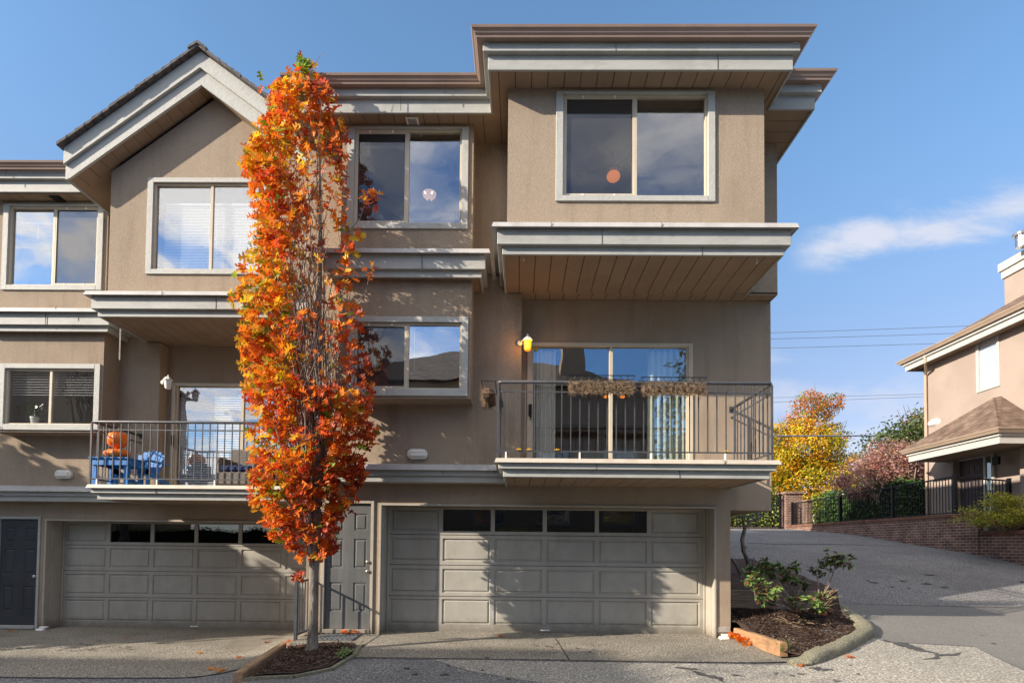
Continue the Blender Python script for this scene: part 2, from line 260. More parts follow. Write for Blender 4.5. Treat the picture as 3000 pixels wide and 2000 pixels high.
# ------------------------------------------------------------------ mesh helpers
ORG = {}
class MB:
    def __init__(s): s.v = []; s.f = []; s.c = []
    def add(s, vs, fs, col=None):
        n = len(s.v); s.v += [tuple(a) for a in vs]
        for f in fs:
            s.f.append(tuple(n+i for i in f)); s.c.append(col)
    def quad(s, *p, col=None): s.add(p, [tuple(range(len(p)))], col)
    def box(s, x0, x1, y0, y1, z0, z1):
        if x1 < x0: x0, x1 = x1, x0
        if y1 < y0: y0, y1 = y1, y0
        if z1 < z0: z0, z1 = z1, z0
        s.add([(x0,y0,z0),(x1,y0,z0),(x1,y1,z0),(x0,y1,z0),(x0,y0,z1),(x1,y0,z1),(x1,y1,z1),(x0,y1,z1)],
              [(0,3,2,1),(4,5,6,7),(0,1,5,4),(1,2,6,5),(2,3,7,6),(3,0,4,7)])
    def prism(s, base, top):
        n = len(base); s.add(list(base)+list(top), [tuple(reversed(range(n))), tuple(range(n, 2*n))]+[(i, (i+1) % n, n+(i+1) % n, n+i) for i in range(n)])
    def tube(s, pts, r, n=8, caps=True, r1=None):
        pts = [Vector(p) for p in pts]; rings = []
        for i, p in enumerate(pts):
            d = (pts[min(i+1, len(pts)-1)]-pts[max(i-1, 0)]).normalized()
            a = d.orthogonal().normalized() if i == 0 else (pa-d*pa.dot(d)).normalized()
            pa = a; b = d.cross(a)
            rr = r[i] if isinstance(r, (list, tuple)) else r
            rings.append([p+a*(math.cos(2*math.pi*k/n)*rr)+b*(math.sin(2*math.pi*k/n)*rr) for k in range(n)])
        o = len(s.v); vs = [q for R in rings for q in R]; fs = []
        for i in range(len(rings)-1):
            for k in range(n): fs.append((i*n+k, i*n+(k+1) % n, (i+1)*n+(k+1) % n, (i+1)*n+k))
        if caps: fs += [tuple(reversed(range(n))), tuple(range((len(rings)-1)*n, len(rings)*n))]
        s.add(vs, fs)
    def lathe(s, c, prof, n=20, axis='Z', sq=1):
        c = Vector(c); vs = []
        for (r, h) in prof:
            for k in range(n):
                a = 2*math.pi*k/n; x, y = r*math.cos(a), r*math.sin(a)*sq
                vs.append(c+(Vector((x, y, h)) if axis == 'Z' else Vector((x, -h, y))))
        fs = []
        for i in range(len(prof)-1):
            for k in range(n): fs.append((i*n+k, i*n+(k+1) % n, (i+1)*n+(k+1) % n, (i+1)*n+k))
        fs += [tuple(reversed(range(n))), tuple(range((len(prof)-1)*n, len(prof)*n))]
        s.add(vs, fs)
    def ball(s, c, rx, ry, rz, n=14, m=8, f=None):
        c = Vector(c); vs = []; fs = []
        for i in range(1, m):
            th = math.pi*i/m
            for k in range(n):
                a = 2*math.pi*k/n; q = Vector((math.sin(th)*math.cos(a), math.sin(th)*math.sin(a), math.cos(th)))
                w = f(q) if f else 1
                vs.append(c+Vector((q.x*rx*w, q.y*ry*w, q.z*rz*w)))
        t0 = len(vs); vs += [c+Vector((0, 0, rz*(f(Vector((0,0,1))) if f else 1))), c-Vector((0, 0, rz*(f(Vector((0,0,-1))) if f else 1)))]
        for i in range(m-2):
            for k in range(n): fs.append((i*n+k, (i+1)*n+k, (i+1)*n+(k+1) % n, i*n+(k+1) % n))
        for k in range(n): fs += [(t0, k, (k+1) % n), (t0+1, (m-2)*n+(k+1) % n, (m-2)*n+k)]
        s.add(vs, fs)
    def sweep(s, prof, path, close=True, smoothcorner=True):
        # prof: (outwards, z) outline; path: (x, y) points; outwards = right-hand side of the path
        P = [Vector((p[0], p[1])) for p in path]; n = len(P); rings = []
        for i in range(n):
            ds = []
            if i > 0: ds.append((P[i]-P[i-1]).normalized())
            if i < n-1: ds.append((P[i+1]-P[i]).normalized())
            ns = [Vector((d.y, -d.x)) for d in ds]
            if len(ns) == 1: mN = ns[0]
            else:
                mN = (ns[0]+ns[1]); mN = mN/ max(mN.dot(ns[0]), .2)
            rings.append([(P[i].x+mN.x*o, P[i].y+mN.y*o, z) for o, z in prof])
        k = len(prof); fs = []
        for i in range(n-1):
            for j in range(k): fs.append((i*k+j, i*k+(j+1) % k, (i+1)*k+(j+1) % k, (i+1)*k+j))
        fs += [tuple(range(k)), tuple(reversed(range((n-1)*k, n*k)))]
        s.add([v for R in rings for v in R], fs)
    def wall(s, y, x0, x1, z0, z1, holes=()):
        xs = sorted({x0, x1, *[a for h in holes for a in h[:2]]}); zs = sorted({z0, z1, *[a for h in holes for a in h[2:]]})
        xs = [a for a in xs if x0-1e-6 <= a <= x1+1e-6]; zs = [a for a in zs if z0-1e-6 <= a <= z1+1e-6]
        for i in range(len(xs)-1):
            for j in range(len(zs)-1):
                cx, cz = (xs[i]+xs[i+1])/2, (zs[j]+zs[j+1])/2
                if any(h[0] < cx < h[1] and h[2] < cz < h[3] for h in holes): continue
                s.quad((xs[i], y, zs[j]), (xs[i+1], y, zs[j]), (xs[i+1], y, zs[j+1]), (xs[i], y, zs[j+1]))
    def panel(s, x0, x1, z0, z1, y, lev=((0, 0), (.012, .022), (.030, .022), (.045, .006))):
        rs = []
        for ins, d in lev: rs.append([(x0+ins, y+d, z0+ins), (x1-ins, y+d, z0+ins), (x1-ins, y+d, z1-ins), (x0+ins, y+d, z1-ins)])
        for a, b in zip(rs, rs[1:]):
            for i in range(4): s.quad(a[i], a[(i+1) % 4], b[(i+1) % 4], b[i])
        s.quad(*rs[-1])
    def build(s, name, mt, parent=None, smooth=False, bevel=0, fix=True, org=None):
        me = bpy.data.meshes.new(name)
        L = Vector(org) if org is not None else (ORG.get(parent.name, Vector()) if parent else Vector())
        me.from_pydata([tuple(Vector(v)-L) for v in s.v], [], s.f)
        if any(c is not None for c in s.c):
            ca = me.color_attributes.new('Col', 'FLOAT_COLOR', 'CORNER'); data = []
            for p, c in zip(me.polygons, s.c):
                data += [*(c or (.5, .5, .5)), 1.0]*p.loop_total
            ca.data.foreach_set('color', data)
        me.update()
        if fix:
            b = bmesh.new(); b.from_mesh(me); bmesh.ops.recalc_face_normals(b, faces=b.faces); b.to_mesh(me); b.free()
        if smooth: me.shade_smooth()
        me.materials.append(mt)
        o = bpy.data.objects.new(name, me); COL.objects.link(o)
        if parent: o.parent = parent; ORG[o.name] = L
        else: o.location = L; ORG[o.name] = L
        if bevel:
            bv = o.modifiers.new('bevel', 'BEVEL'); bv.width = bevel; bv.segments = 1; bv.limit_method = 'ANGLE'; bv.angle_limit = R_(50)
        return o
def tag(o, label=None, cat=None, group=None, kind=None):
    if label: o['label'] = label
    if cat: o['category'] = cat
    if group: o['group'] = group
    if kind: o['kind'] = kind
    return o
def thing(name, label, cat, loc, group=None):
    o = bpy.data.objects.new(name, None); COL.objects.link(o); o.location = loc; o.empty_display_size = .2
    ORG[o.name] = Vector(loc); return tag(o, label, cat, group)
def struct(o): o['kind'] = 'structure'; return o
def copy_tree(o, parent=None, loc=None):
    c = o.copy(); COL.objects.link(c); c.parent = parent
    if parent is None and loc is not None: c.location = loc; ORG[c.name] = Vector(loc)
    for ch in list(o.children): copy_tree(ch, c)
    return c

# ------------------------------------------------------------------ terrain
def sm(t): t = max(0, min(1, t)); return t*t*(3-2*t)
def lerpt(tb, x):
    if x <= tb[0][0]: return tb[0][1]
    for (a, p), (b, q) in zip(tb, tb[1:]):
        if x <= b: return p+(q-p)*(x-a)/(b-a)
    return tb[-1][1]
ZR = [(-30, -.9), (0, -.3), (5, -.16), (6.5, -.07), (7.5, .0), (8.2, .06), (9, .17), (16, 1.36), (22, 2.05), (27, 2.40), (32, 2.55), (60, 2.8), (400, 3)]
ZL = [(-30, -1.0), (0, -.34), (5, -.22), (6.9, -.14), (7.83, -.055), (9.0, -.012), (9.6, 0), (400, 0)]
def gz(x, y):
    zr = lerpt(ZR, y); zl = lerpt(ZL, y)-.262*sm((-2.9-x)/1.7)
    s = sm((x-3.1)/2.0); return zl*(1-s)+zr*s
def lin(a, b, st):
    n = max(1, int(round((b-a)/st))); return [a+(b-a)*i/n for i in range(n)]
gx = [-400, -150, -60, -30]+lin(-18, 20, .35)+[20, 26, 34, 60, 150, 400]
gy = [-400, -150, -60, -30, -15]+lin(-8, 3, 1)+lin(3, 14, .3)+lin(14, 34, .8)+[34, 40, 60, 150, 420]
mb = MB(); vs = [(x, y, gz(x, y)) for y in gy for x in gx]; nx = len(gx)
mb.add(vs, [(j*nx+i, j*nx+i+1, (j+1)*nx+i+1, (j+1)*nx+i) for j in range(len(gy)-1) for i in range(nx-1)])
struct(mb.build('road', ASPH, smooth=True, fix=False))
def inpoly(x, y, P):
    c = False; j = len(P)-1
    for i in range(len(P)):
        if (P[i][1] > y) != (P[j][1] > y) and x < (P[j][0]-P[i][0])*(y-P[i][1])/(P[j][1]-P[i][1])+P[i][0]: c = not c
        j = i
    return c
def sheet(name, poly, dz, mt, st=.3, zf=gz):
    """a sheet that follows the ground: the polygon is cut by a grid and every vertex is lifted by dz"""
    b = bmesh.new(); b.faces.new([b.verts.new((x, y, 0)) for x, y in poly])
    xs = [p[0] for p in poly]; ys = [p[1] for p in poly]
    for ax, lo, hi in ((0, min(xs), max(xs)), (1, min(ys), max(ys))):
        q = lo+st
        while q < hi:
            co_ = [0, 0, 0]; no = [0, 0, 0]; co_[ax] = q; no[ax] = 1
            bmesh.ops.bisect_plane(b, geom=b.verts[:]+b.edges[:]+b.faces[:], plane_co=co_, plane_no=no); q += st
    for v in b.verts: v.co.z = zf(v.co.x, v.co.y)+dz
    bmesh.ops.recalc_face_normals(b, faces=b.faces)
    if sum(f.normal.z for f in b.faces) < 0: bmesh.ops.reverse_faces(b, faces=b.faces)
    me = bpy.data.meshes.new(name); b.to_mesh(me); b.free(); me.materials.append(mt)
    o = bpy.data.objects.new(name, me); COL.objects.link(o); return o
# exposed aggregate aprons in front of the garages, cut by the tree bed
BED = [(-3.52, 8.62), (-3.40, 7.0), (-2.78, 6.98), (-2.42, 7.32), (-2.32, 8.0), (-2.45, 8.62)]
AP = [(-14, 7.55), (-6, 7.62), (-3.46, 7.72), (-3.52, 8.62), (-2.45, 8.62), (-2.32, 8.0), (-2.36, 7.84), (1, 7.83), (3.86, 7.80), (3.70, 8.0), (3.62, 9.95), (-3.9, 9.95), (-3.9, 11.65), (-14, 11.65)]
struct(sheet('apron', AP, .010, AGG))
struct(sheet('road_patch_pale', [(-1.2, 7.80), (-.6, 7.3), (.9, 6.6), (2.2, 5.4), (6.0, 5.2), (6.5, 7.31), (6.78, 8.42), (5.60, 8.60), (5.52, 8.85), (4.62, 8.12), (3.80, 7.70)], .005, ASPHL))
struct(sheet('road_patch_dark', [(5.62, 8.63), (6.80, 8.45), (6.54, 7.31), (6.05, 5.2), (13, 5.2), (13, 10.7), (6.05, 10.72), (5.98, 9.9), (5.72, 9.1)], .005, ASPHD))
# joints in the apron
mbj = MB()
def ribbon(mb, pts, w, dz):
    for (a, b, wa, wb) in zip(pts, pts[1:], w, w[1:]):
        d = Vector((b[0]-a[0], b[1]-a[1])).normalized(); n_ = Vector((-d.y, d.x))
        q = [(a[0]+n_.x*wa, a[1]+n_.y*wa), (a[0]-n_.x*wa, a[1]-n_.y*wa), (b[0]-n_.x*wb, b[1]-n_.y*wb), (b[0]+n_.x*wb, b[1]+n_.y*wb)]
        mb.quad(*[(x, y, gz(x, y)+dz) for x, y in q])
def seg(p, q, k=8): return [(p[0]+(q[0]-p[0])*i/k, p[1]+(q[1]-p[1])*i/k) for i in range(k+1)]
ribbon(mbj, seg((.62, 9.3), (.72, 7.83)), [.011]*9, .0135); ribbon(mbj, seg((-2.30, 9.5), (-2.36, 7.9)), [.009]*9, .0135)
ribbon(mbj, seg((-6.0, 11.2), (-7.2, 9.0), 12), [.009]*13, .0135); ribbon(mbj, seg((-10.5, 8.6), (-9.2, 7.7), 6), [.008]*7, .0135)
ribbon(mbj, seg((-2.3, 7.80), (3.8, 7.79), 24), [.014]*25, .0145); ribbon(mbj, seg((-14, 7.53), (-6, 7.60), 20)+seg((-5.6, 7.61), (-3.5, 7.71)), [.014]*40, .0145)
struct(mbj.build('apron_joint', TAR, fix=False))
# crack sealer and wet marks on the asphalt
mbj = MB()
def squig(p, q, w, n=14, amp=.07, dz=.011, sd=1):
    rr = random.Random(sd); pts = []; ws = []
    d = Vector((q[0]-p[0], q[1]-p[1])); nn = Vector((-d.y, d.x)).normalized()
    for i in range(n+1):
        t = i/n; o = amp*(mnoise.noise(Vector((t*3+sd, sd*1.7, 0)))*1.6)
        pts.append((p[0]+d.x*t+nn.x*o, p[1]+d.y*t+nn.y*o)); ws.append(max(.006, w*(.35+rr.random()*.9)*math.sin(math.pi*min(.97, max(.05, t)))))
    ribbon(mbj, pts, ws, dz)
squig((5.62, 8.72), (5.95, 8.05), .13, sd=2); squig((5.55, 7.75), (6.35, 8.15), .06, sd=3); squig((3.85, 7.50), (4.1, 7.35), .10, 6, sd=4)
squig((2.3, 7.45), (2.55, 6.95), .06, sd=5); squig((2.1, 7.55), (2.4, 7.50), .06, 6, sd=6)
squig((6.02, 10.75), (13, 10.73), .030, 30, .10, .008, 8); squig((4.6, 19.2), (12.9, 18.2), .09, 30, .35, .008, 9)
struct(mbj.build('crack_sealer', TAR, fix=False))
m_ = MB(); rr = random.Random(77)
for (cx_, cy_, n_, sp_, rm) in ((.4, 8.6, 16, .5, .05), (-7.2, 9.4, 16, .6, .06), (3.6, 7.3, 12, .6, .05), (8.2, 8.6, 14, 1.0, .08), (8.5, 12.5, 14, 1.6, .12), (-.5, 7.2, 12, .7, .05)):
    for _ in range(n_):
        x, y = cx_+rr.gauss(0, sp_), cy_+rr.gauss(0, sp_*.4); q = rm*rr.uniform(.2, 1)
        pts = [(x+q*math.cos(a*.785)*rr.uniform(.6, 1.2), y+q*math.sin(a*.785)*rr.uniform(.5, 1)) for a in range(8)]
        if not (3.5 < x < 6.2 and y > 7.6): m_.quad(*[(a, b, gz(a, b)+.0165) for a, b in pts])
struct(m_.build('oil_spot', mat('oil_stain', (.07, .066, .058), (.13, .12, .105), 20, .75), fix=False))

# ------------------------------------------------------------------ the townhouses
BACK = []
def soffit_planks(mb, x0, x1, y0, y1, z, pitch=.237, gap=.011, along='Y', off=0):
    if along == 'Y':
        x = x0-off
        while x < x1:
            a, b = max(x, x0), min(x+pitch-gap, x1)
            if b > a+.01: mb.box(a, b, y0, y1, z, z+.012)
            x += pitch
    else:
        y = y0
        while y < y1:
            mb.box(x0, x1, y, min(y+pitch-gap, y1), z, z+.012); y += pitch
    BACK.append((x0, x1, y0, y1, z+.014, z+.026))

def window(root, W, x0, x1, z0, z1, y, mull, trim=(.1, .1, .1, .08), gm=(GL, GL), screen=None, name='window', label=None):
    """x0..z1: outer edge of the timber trim; y: wall face; trim: left, right, bottom, top widths"""
    a, b, c, d = trim
    w = MB(); ix0, ix1, iz0, iz1 = x0+a, x1-b, z0+c, z1-d
    w.box(x0, ix0, y-.028, y+.03, z0, z1); w.box(ix1, x1, y-.028, y+.03, z0, z1)
    w.box(ix0, ix1, y-.030, y+.03, z0, iz0)
    if d > 0: w.box(ix0, ix1, y-.030, y+.03, iz1, z1)
    fr = w.build(name, TRIMW, root, bevel=.004)
    if label: fr['label'] = label
    s = MB(); t = .032
    for u0, u1 in ((ix0, mull), (mull, ix1)):
        pass
    s.box(ix0, ix0+t, y+.012, y+.075, iz0, iz1); s.box(ix1-t, ix1, y+.012, y+.075, iz0, iz1)
    s.box(ix0+t, ix1-t, y+.012, y+.075, iz0, iz0+t*.8); s.box(ix0+t, ix1-t, y+.012, y+.075, iz1-t, iz1)
    s.box(mull-.025, mull+.025, y+.020, y+.075, iz0+t*.8, iz1-t)
    s.build('sash_frame', ALM, fr, bevel=.003)
    for k, (u0, u1) in enumerate(((ix0+t, mull-.025), (mull+.025, ix1-t))):
        g = MB(); yy = y+.055-.012*k
        g.box(u0, u1, yy, yy+.006, iz0+t*.8, iz1-t); g.build('pane', gm[k], fr)
    if screen is not None:
        u0, u1 = (ix0+t, mull-.025) if screen == 0 else (mull+.025, ix1-t)
        q = MB(); e = .022
        q.box(u0, u0+e, y+.022, y+.034, iz0+t, iz1-t); q.box(u1-e, u1, y+.022, y+.034, iz0+t, iz1-t); q.box(u0+e, u1-e, y+.022, y+.034, iz0+t, iz0+t+e); q.box(u0+e, u1-e, y+.022, y+.034, iz1-t-e, iz1-t)
        q.build('screen_frame', ALM, fr)
        q = MB(); q.quad((u0+e, y+.028, iz0+t+e), (u1-e, y+.028, iz0+t+e), (u1-e, y+.028, iz1-t-e), (u0+e, y+.028, iz1-t-e)); q.build('insect_screen', SCRN, fr, fix=False)
        for xx in (u0+(u1-u0)*.26, u0+(u1-u0)*.72):
            q = MB(); q.box(xx-.014, xx+.014, y+.004, y+.022, iz1-t-.012, iz1-t+.022); q.build('latch_clip', WHITE, fr)
            q = MB(); q.box(xx-.012, xx+.012, y+.006, y+.022, iz0+t*.6, iz0+t+.012); q.build('latch_clip', WHITE, fr)
    return fr
def room(root, x0, x1, y0, z0, z1, depth=3, mt=ROOM):
    r = MB(); y1 = y0+depth
    r.quad((x0, y1, z0), (x1, y1, z0), (x1, y1, z1), (x0, y1, z1)); r.quad((x0, y0, z0), (x0, y1, z0), (x0, y1, z1), (x0, y0, z1)); r.quad((x1, y0, z0), (x1, y1, z0), (x1, y1, z1), (x1, y0, z1))
    r.quad((x0, y0, z0), (x1, y0, z0), (x1, y1, z0), (x0, y1, z0)); r.quad((x0, y0, z1), (x1, y0, z1), (x1, y1, z1), (x0, y1, z1))
    return r.build('interior_wall', mt, root, fix=False)

def gutter_prof(z, o=0): return [(o, z), (o+.09, z-.004), (o+.098, z+.02), (o+.118, z+.038), (o+.128, z+.062), (o+.155, z+.082), (o+.166, z+.112), (o+.158, z+.118), (o+.150, z+.100), (o, z+.100)]
def railing(root, xl, xr, yf, ylb, yrb, zt, zb, zd, z0=0, label=None):
    zm = zt-.14
    mb = MB()
    for x in (xl, xr): mb.box(x-.014, x+.014, yf-.014, yf+.014, zd, zt-.02)
    mb.box(xl+.015, xr-.015, yf-.009, yf+.009, zm-.009, zm+.009); mb.box(xl-.02, xr+.02, yf-.012, yf+.012, zb-.009, zb+.009)
    for x, yb in ((xl, ylb), (xr, yrb)):
        mb.box(x-.009, x+.009, yf+.015, yb, zm-.010, zm+.010); mb.box(x-.010, x+.010, yf+.015, yb, zb-.010, zb+.010)
        mb.box(x-.03, x+.03, yb-.012, yb, zt-.05, zt+.05)
    rl = mb.build('balcony_railing', RAIL, root)
    h = MB()
    h.tube([(xl, ylb, zt), (xl, yf+.05, zt), (xl+.012, yf+.014, zt), (xl+.05, yf, zt), (xr-.05, yf, zt), (xr-.012, yf+.014, zt), (xr, yf+.05, zt), (xr, yrb, zt)], .024, 10)
    h.build('handrail', RAIL, rl, smooth=True)
    L = ORG[root.name]; bm_ = MB(); bm_.box(-.0075, .0075, -.0075, .0075, zb+.009-zm, zt-.022-zm)
    first = None
    def bal(x, y):
        nonlocal first
        if first is None:
            first = bm_.build('baluster', RAIL, rl, org=(0, 0, 0)); o = first
        else: o = first.copy(); COL.objects.link(o); o.parent = rl
        o.location = Vector((x, y, zm))-L
    n = int(round((xr-xl)/.131))
    for i in range(1, n): bal(xl+(xr-xl)*i/n, yf)
    for x, yb in ((xl, ylb), (xr, yrb)):
        n = int(round((yb-yf)/.135))
        for i in range(1, n): bal(x, yf+(yb-yf)*i/n)
    f = MB()
    for t in (.03, .30, .56, .83): f.box(xl+(xr-xl)*t-.011, xl+(xr-xl)*t+.011, yf-.010, yf+.010, zd, zb-.009)
    f.build('rail_foot', WHITE, rl)
    return rl

def unit(ox, oy, oz, label, gable):
    X = lambda a: a+ox
    Yy = lambda a: a+oy
    Z = lambda a: a+oz
    root = thing('townhouse', label, 'house', (X(.5), Yy(9.48), Z(0)), 'townhouses in the row')
    XL, XR = -3.6, (4.26 if not gable else 3.54)
    YW, YR, YB, YX = 9.22, 9.48, 8.80, 8.09
    ztop = 8.29
    wn = {'box': (.495, 2.83, 6.58, 8.235) if not gable else (.46, 2.63, 6.54, 8.284)}
    bay = (-2.90, -.785)
    # holes
    hb3 = (-2.70, -.975, 6.66, 8.2); hb2 = (-2.66, -.935, 3.99, 5.05)
    hbx = (wn['box'][0]+.1, wn['box'][1]-.1, wn['box'][2]+.09, (8.20 if not gable else wn['box'][3]-.09))
    hs = (.12, 2.94, 2.76, 4.99); hg = (-2.326, 3.29, -.30, 2.18); hd = (-3.29, -2.50, .02, 2.215)
    q = lambda h: (X(h[0]), X(h[1]), Z(h[2]), Z(h[3]))
    w = MB()
    xrr = XR if gable else 3.572
    w.wall(Yy(YR), X(XL), X(xrr), Z(-.35 if gable else -.02), Z(2.155), [q(hg), q(hd)])
    w.wall(Yy(YR), X(XL), X(XR), Z(2.155), Z(5.73), [q(hs), (q(hg)[0], q(hg)[1], Z(2.0), Z(2.18)), (q(hd)[0], q(hd)[1], Z(2.0), q(hd)[3])])
    # upper front wall and the column beside the balcony
    w.wall(Yy(YW), X(XL), X(.02), Z(2.60), Z(5.72), [(X(bay[0]), X(bay[1]), Z(3.84), Z(5.72))])
    w.wall(Yy(YW), X(XL), X(XR), Z(5.72), Z(ztop), [(X(bay[0]), X(bay[1]), Z(5.72), Z(ztop)), (X(-.215), X(3.553), Z(5.72), Z(ztop))])
    w.quad((X(.02), Yy(YW), Z(2.6)), (X(.02), Yy(YR), Z(2.6)), (X(.02), Yy(YR), Z(5.72)), (X(.02), Yy(YW), Z(5.72)))
    w.quad((X(XL), Yy(YW), Z(2.55)), (X(.02), Yy(YW), Z(2.55)), (X(.02), Yy(YR), Z(2.55)), (X(XL), Yy(YR), Z(2.55)))
    # bay
    w.wall(Yy(YB), X(bay[0]), X(bay[1]), Z(3.84), Z(ztop), [q(hb3), q(hb2)])
    for xx in bay: w.quad((X(xx), Yy(YB), Z(3.84)), (X(xx), Yy(YW), Z(3.84)), (X(xx), Yy(YW), Z(ztop)), (X(xx), Yy(YB), Z(ztop)))
    w.quad((X(bay[0]), Yy(YB), Z(3.84)), (X(bay[1]), Yy(YB), Z(3.84)), (X(bay[1]), Yy(YW), Z(3.84)), (X(bay[0]), Yy(YW), Z(3.84)))
    # projecting upper box
    bx = (-.215, 3.553)
    yx = 8.09
    if gable:
        zc = 8.40; apex = 9.78; xm = (bx[0]+bx[1])/2
        w.wall(Yy(yx), X(bx[0]), X(bx[1]), Z(6.0), Z(zc), [q(hbx)])
        w.quad((X(bx[0]), Yy(yx), Z(zc)), (X(bx[1]), Yy(yx), Z(zc)), (X(xm), Yy(yx), Z(apex)))
    else: w.wall(Yy(yx), X(bx[0]), X(bx[1]), Z(6.0), Z(ztop), [q(hbx)]); zc = ztop
    for xx in bx: w.quad((X(xx), Yy(yx), Z(6.0)), (X(xx), Yy(YW), Z(6.0)), (X(xx), Yy(YW), Z(zc)), (X(xx), Yy(yx), Z(zc)))
    # flanks
    YB2 = 19
    for xx, z0, z1, ya in ((XL, -.4, ztop, YR), (XL, 2.55, ztop, YW)): w.quad((X(xx), Yy(ya), Z(z0)), (X(xx), Yy(YB2 if ya == YR else YR), Z(z0)), (X(xx), Yy(YB2 if ya == YR else YR), Z(z1)), (X(xx), Yy(ya), Z(z1)))
    if not gable:
        w.quad((X(3.572), Yy(YR), Z(.345)), (X(3.572), Yy(YB2), Z(.345)), (X(3.572), Yy(YB2), Z(2.155)), (X(3.572), Yy(YR), Z(2.155)))
        w.quad((X(3.572), Yy(YR), Z(2.155)), (X(XR), Yy(YR), Z(2.155)), (X(XR), Yy(YB2), Z(2.155)), (X(3.572), Yy(YB2), Z(2.155)))
        w.quad((X(XR), Yy(YR), Z(2.155)), (X(XR), Yy(YB2), Z(2.155)), (X(XR), Yy(YB2), Z(5.72)), (X(XR), Yy(YR), Z(5.72)))
        w.quad((X(XR), Yy(YW), Z(5.72)), (X(XR), Yy(YB2), Z(5.72)), (X(XR), Yy(YB2), Z(ztop)), (X(XR), Yy(YW), Z(ztop)))
    w.build('wall', STUC, root, fix=False)
    # interiors
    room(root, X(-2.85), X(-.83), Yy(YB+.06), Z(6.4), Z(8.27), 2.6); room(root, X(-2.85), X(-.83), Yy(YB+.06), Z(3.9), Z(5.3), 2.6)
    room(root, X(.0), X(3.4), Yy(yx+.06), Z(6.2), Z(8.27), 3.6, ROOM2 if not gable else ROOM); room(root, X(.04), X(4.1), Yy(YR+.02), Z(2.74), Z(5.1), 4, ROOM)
    # windows
    window(root, w, X(-2.807), X(-.862), Z(6.566), Z(8.235), Yy(YB), X(-1.845), (.107, .107, .095, 0.035), (GL, GLM) if not gable else (GLX, GLS), 0 if not gable else 1)
    window(root, w, X(-2.765), X(-.83), Z(3.876), Z(5.144), Yy(YB), X(-1.803), (.105, .105, .11, .09), (GL, GLS) if not gable else (GLM, GLM), 0 if not gable else None)
    bw = wn['box']
    window(root, w, X(bw[0]), X(bw[1]), Z(bw[2]), Z(bw[3]), Yy(yx), X(1.67 if not gable else 1.60), (.105, .105, .085, .035 if not gable else .085), (GL, GL) if not gable else (GLG2, GLG2), 0 if not gable else None)
    # sliding door
    s = MB(); y = Yy(YR)
    s.box(X(.12), X(.19), y-.02, y+.08, Z(2.745), Z(4.99)); s.box(X(2.87), X(2.94), y-.02, y+.08, Z(2.745), Z(4.99)); s.box(X(.19), X(2.87), y-.02, y+.08, Z(4.93), Z(4.99)); s.box(X(.19), X(2.87), y-.02, y+.08, Z(2.745), Z(2.80))
    sd = s.build('sliding_door', ALM, root, bevel=.003)
    for q3 in ((1.525, 1.58, .005), (.19, .225, .02), (2.835, 2.87, .02)): s = MB(); s.box(X(q3[0]), X(q3[1]), y+q3[2], y+.07, Z(2.80), Z(4.93)); s.build('door_stile', ALM, sd)
    for a, b, yy in ((.225, 1.525, .05), (1.58, 2.835, .035)):
        g = MB(); g.box(X(a), X(b), y+yy, y+yy+.006, Z(2.80), Z(4.93)); g.build('pane', GLM, sd)
    s = MB(); s.box(X(.150), X(.205), y-.055, y-.02, Z(3.72), Z(3.92)); s.box(X(.18), X(.20), y-.05, y-.02, Z(3.66), Z(3.72)); s.build('door_handle', BLACKM, sd, bevel=.006)
    # garage door
    g = MB(); y = Yy(9.87); cols = [-2.255+.917*k for k in range(6)]; rows = [(1.765, 2.150), (1.235, 1.635), (.680, 1.100), (.130, .570)]
    cells = [(X(c), X(c+.845), Z(r0), Z(r1)) for c in cols for r0, r1 in rows]
    g.wall(y, X(-2.33), X(3.30), Z(-.012), Z(2.19), cells)
    for k, c in enumerate(cols):
        for r, (r0, r1) in enumerate(rows):
            if r == 0 and 1 <= k <= 4:
                a = [(X(c), Z(r0)), (X(c+.845), Z(r0)), (X(c+.845), Z(r1)), (X(c), Z(r1))]
                for i in range(4): p, p2 = a[i], a[(i+1) % 4]; g.quad((p[0], y, p[1]), (p2[0], y, p2[1]), (p2[0], y+.03, p2[1]), (p[0], y+.03, p[1]))
            else: g.panel(X(c), X(c+.845), Z(r0), Z(r1), y)
    gd = g.build('garage_door', GDOOR, root, fix=False)
    sm_ = MB()
    for zz_ in (1.70, 1.168, .622): sm_.box(X(-2.33), X(3.30), y-.003, y-.001, Z(zz_-.005), Z(zz_+.005))
    sm_.build('section_seam', DARK, gd)
    for k in range(1, 5):
        p = MB(); p.box(X(cols[k]), X(cols[k]+.845), y+.022, y+.028, Z(1.765), Z(2.15)); p.build('window_pane', GLG, gd)
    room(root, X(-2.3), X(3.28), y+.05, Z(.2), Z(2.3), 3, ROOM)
    h = MB(); h.box(X(.40), X(.56), y-.030, y-.012, Z(.035), Z(.058)); h.box(X(.41), X(.43), y-.012, y, Z(.035), Z(.058)); h.box(X(.53), X(.55), y-.012, y, Z(.035), Z(.058)); h.build('handle', WHITE, gd, bevel=.003)
    t = MB(); yo = Yy(9.45)
    t.box(X(-2.362), X(-2.326), yo, Yy(9.60), Z(-.03), Z(2.215)); t.box(X(3.29), X(3.326), yo, Yy(9.60), Z(-.06), Z(2.215)); t.box(X(-2.326), X(3.29), yo, Yy(9.60), Z(2.18), Z(2.215))
    t.box(X(-2.350), X(-2.318), Yy(9.60), Yy(9.90), Z(-.03), Z(2.22)); t.box(X(3.28), X(3.31), Yy(9.60), Yy(9.90), Z(-.06), Z(2.22)); t.box(X(-2.318), X(3.28), Yy(9.60), Yy(9.90), Z(2.192), Z(2.22))
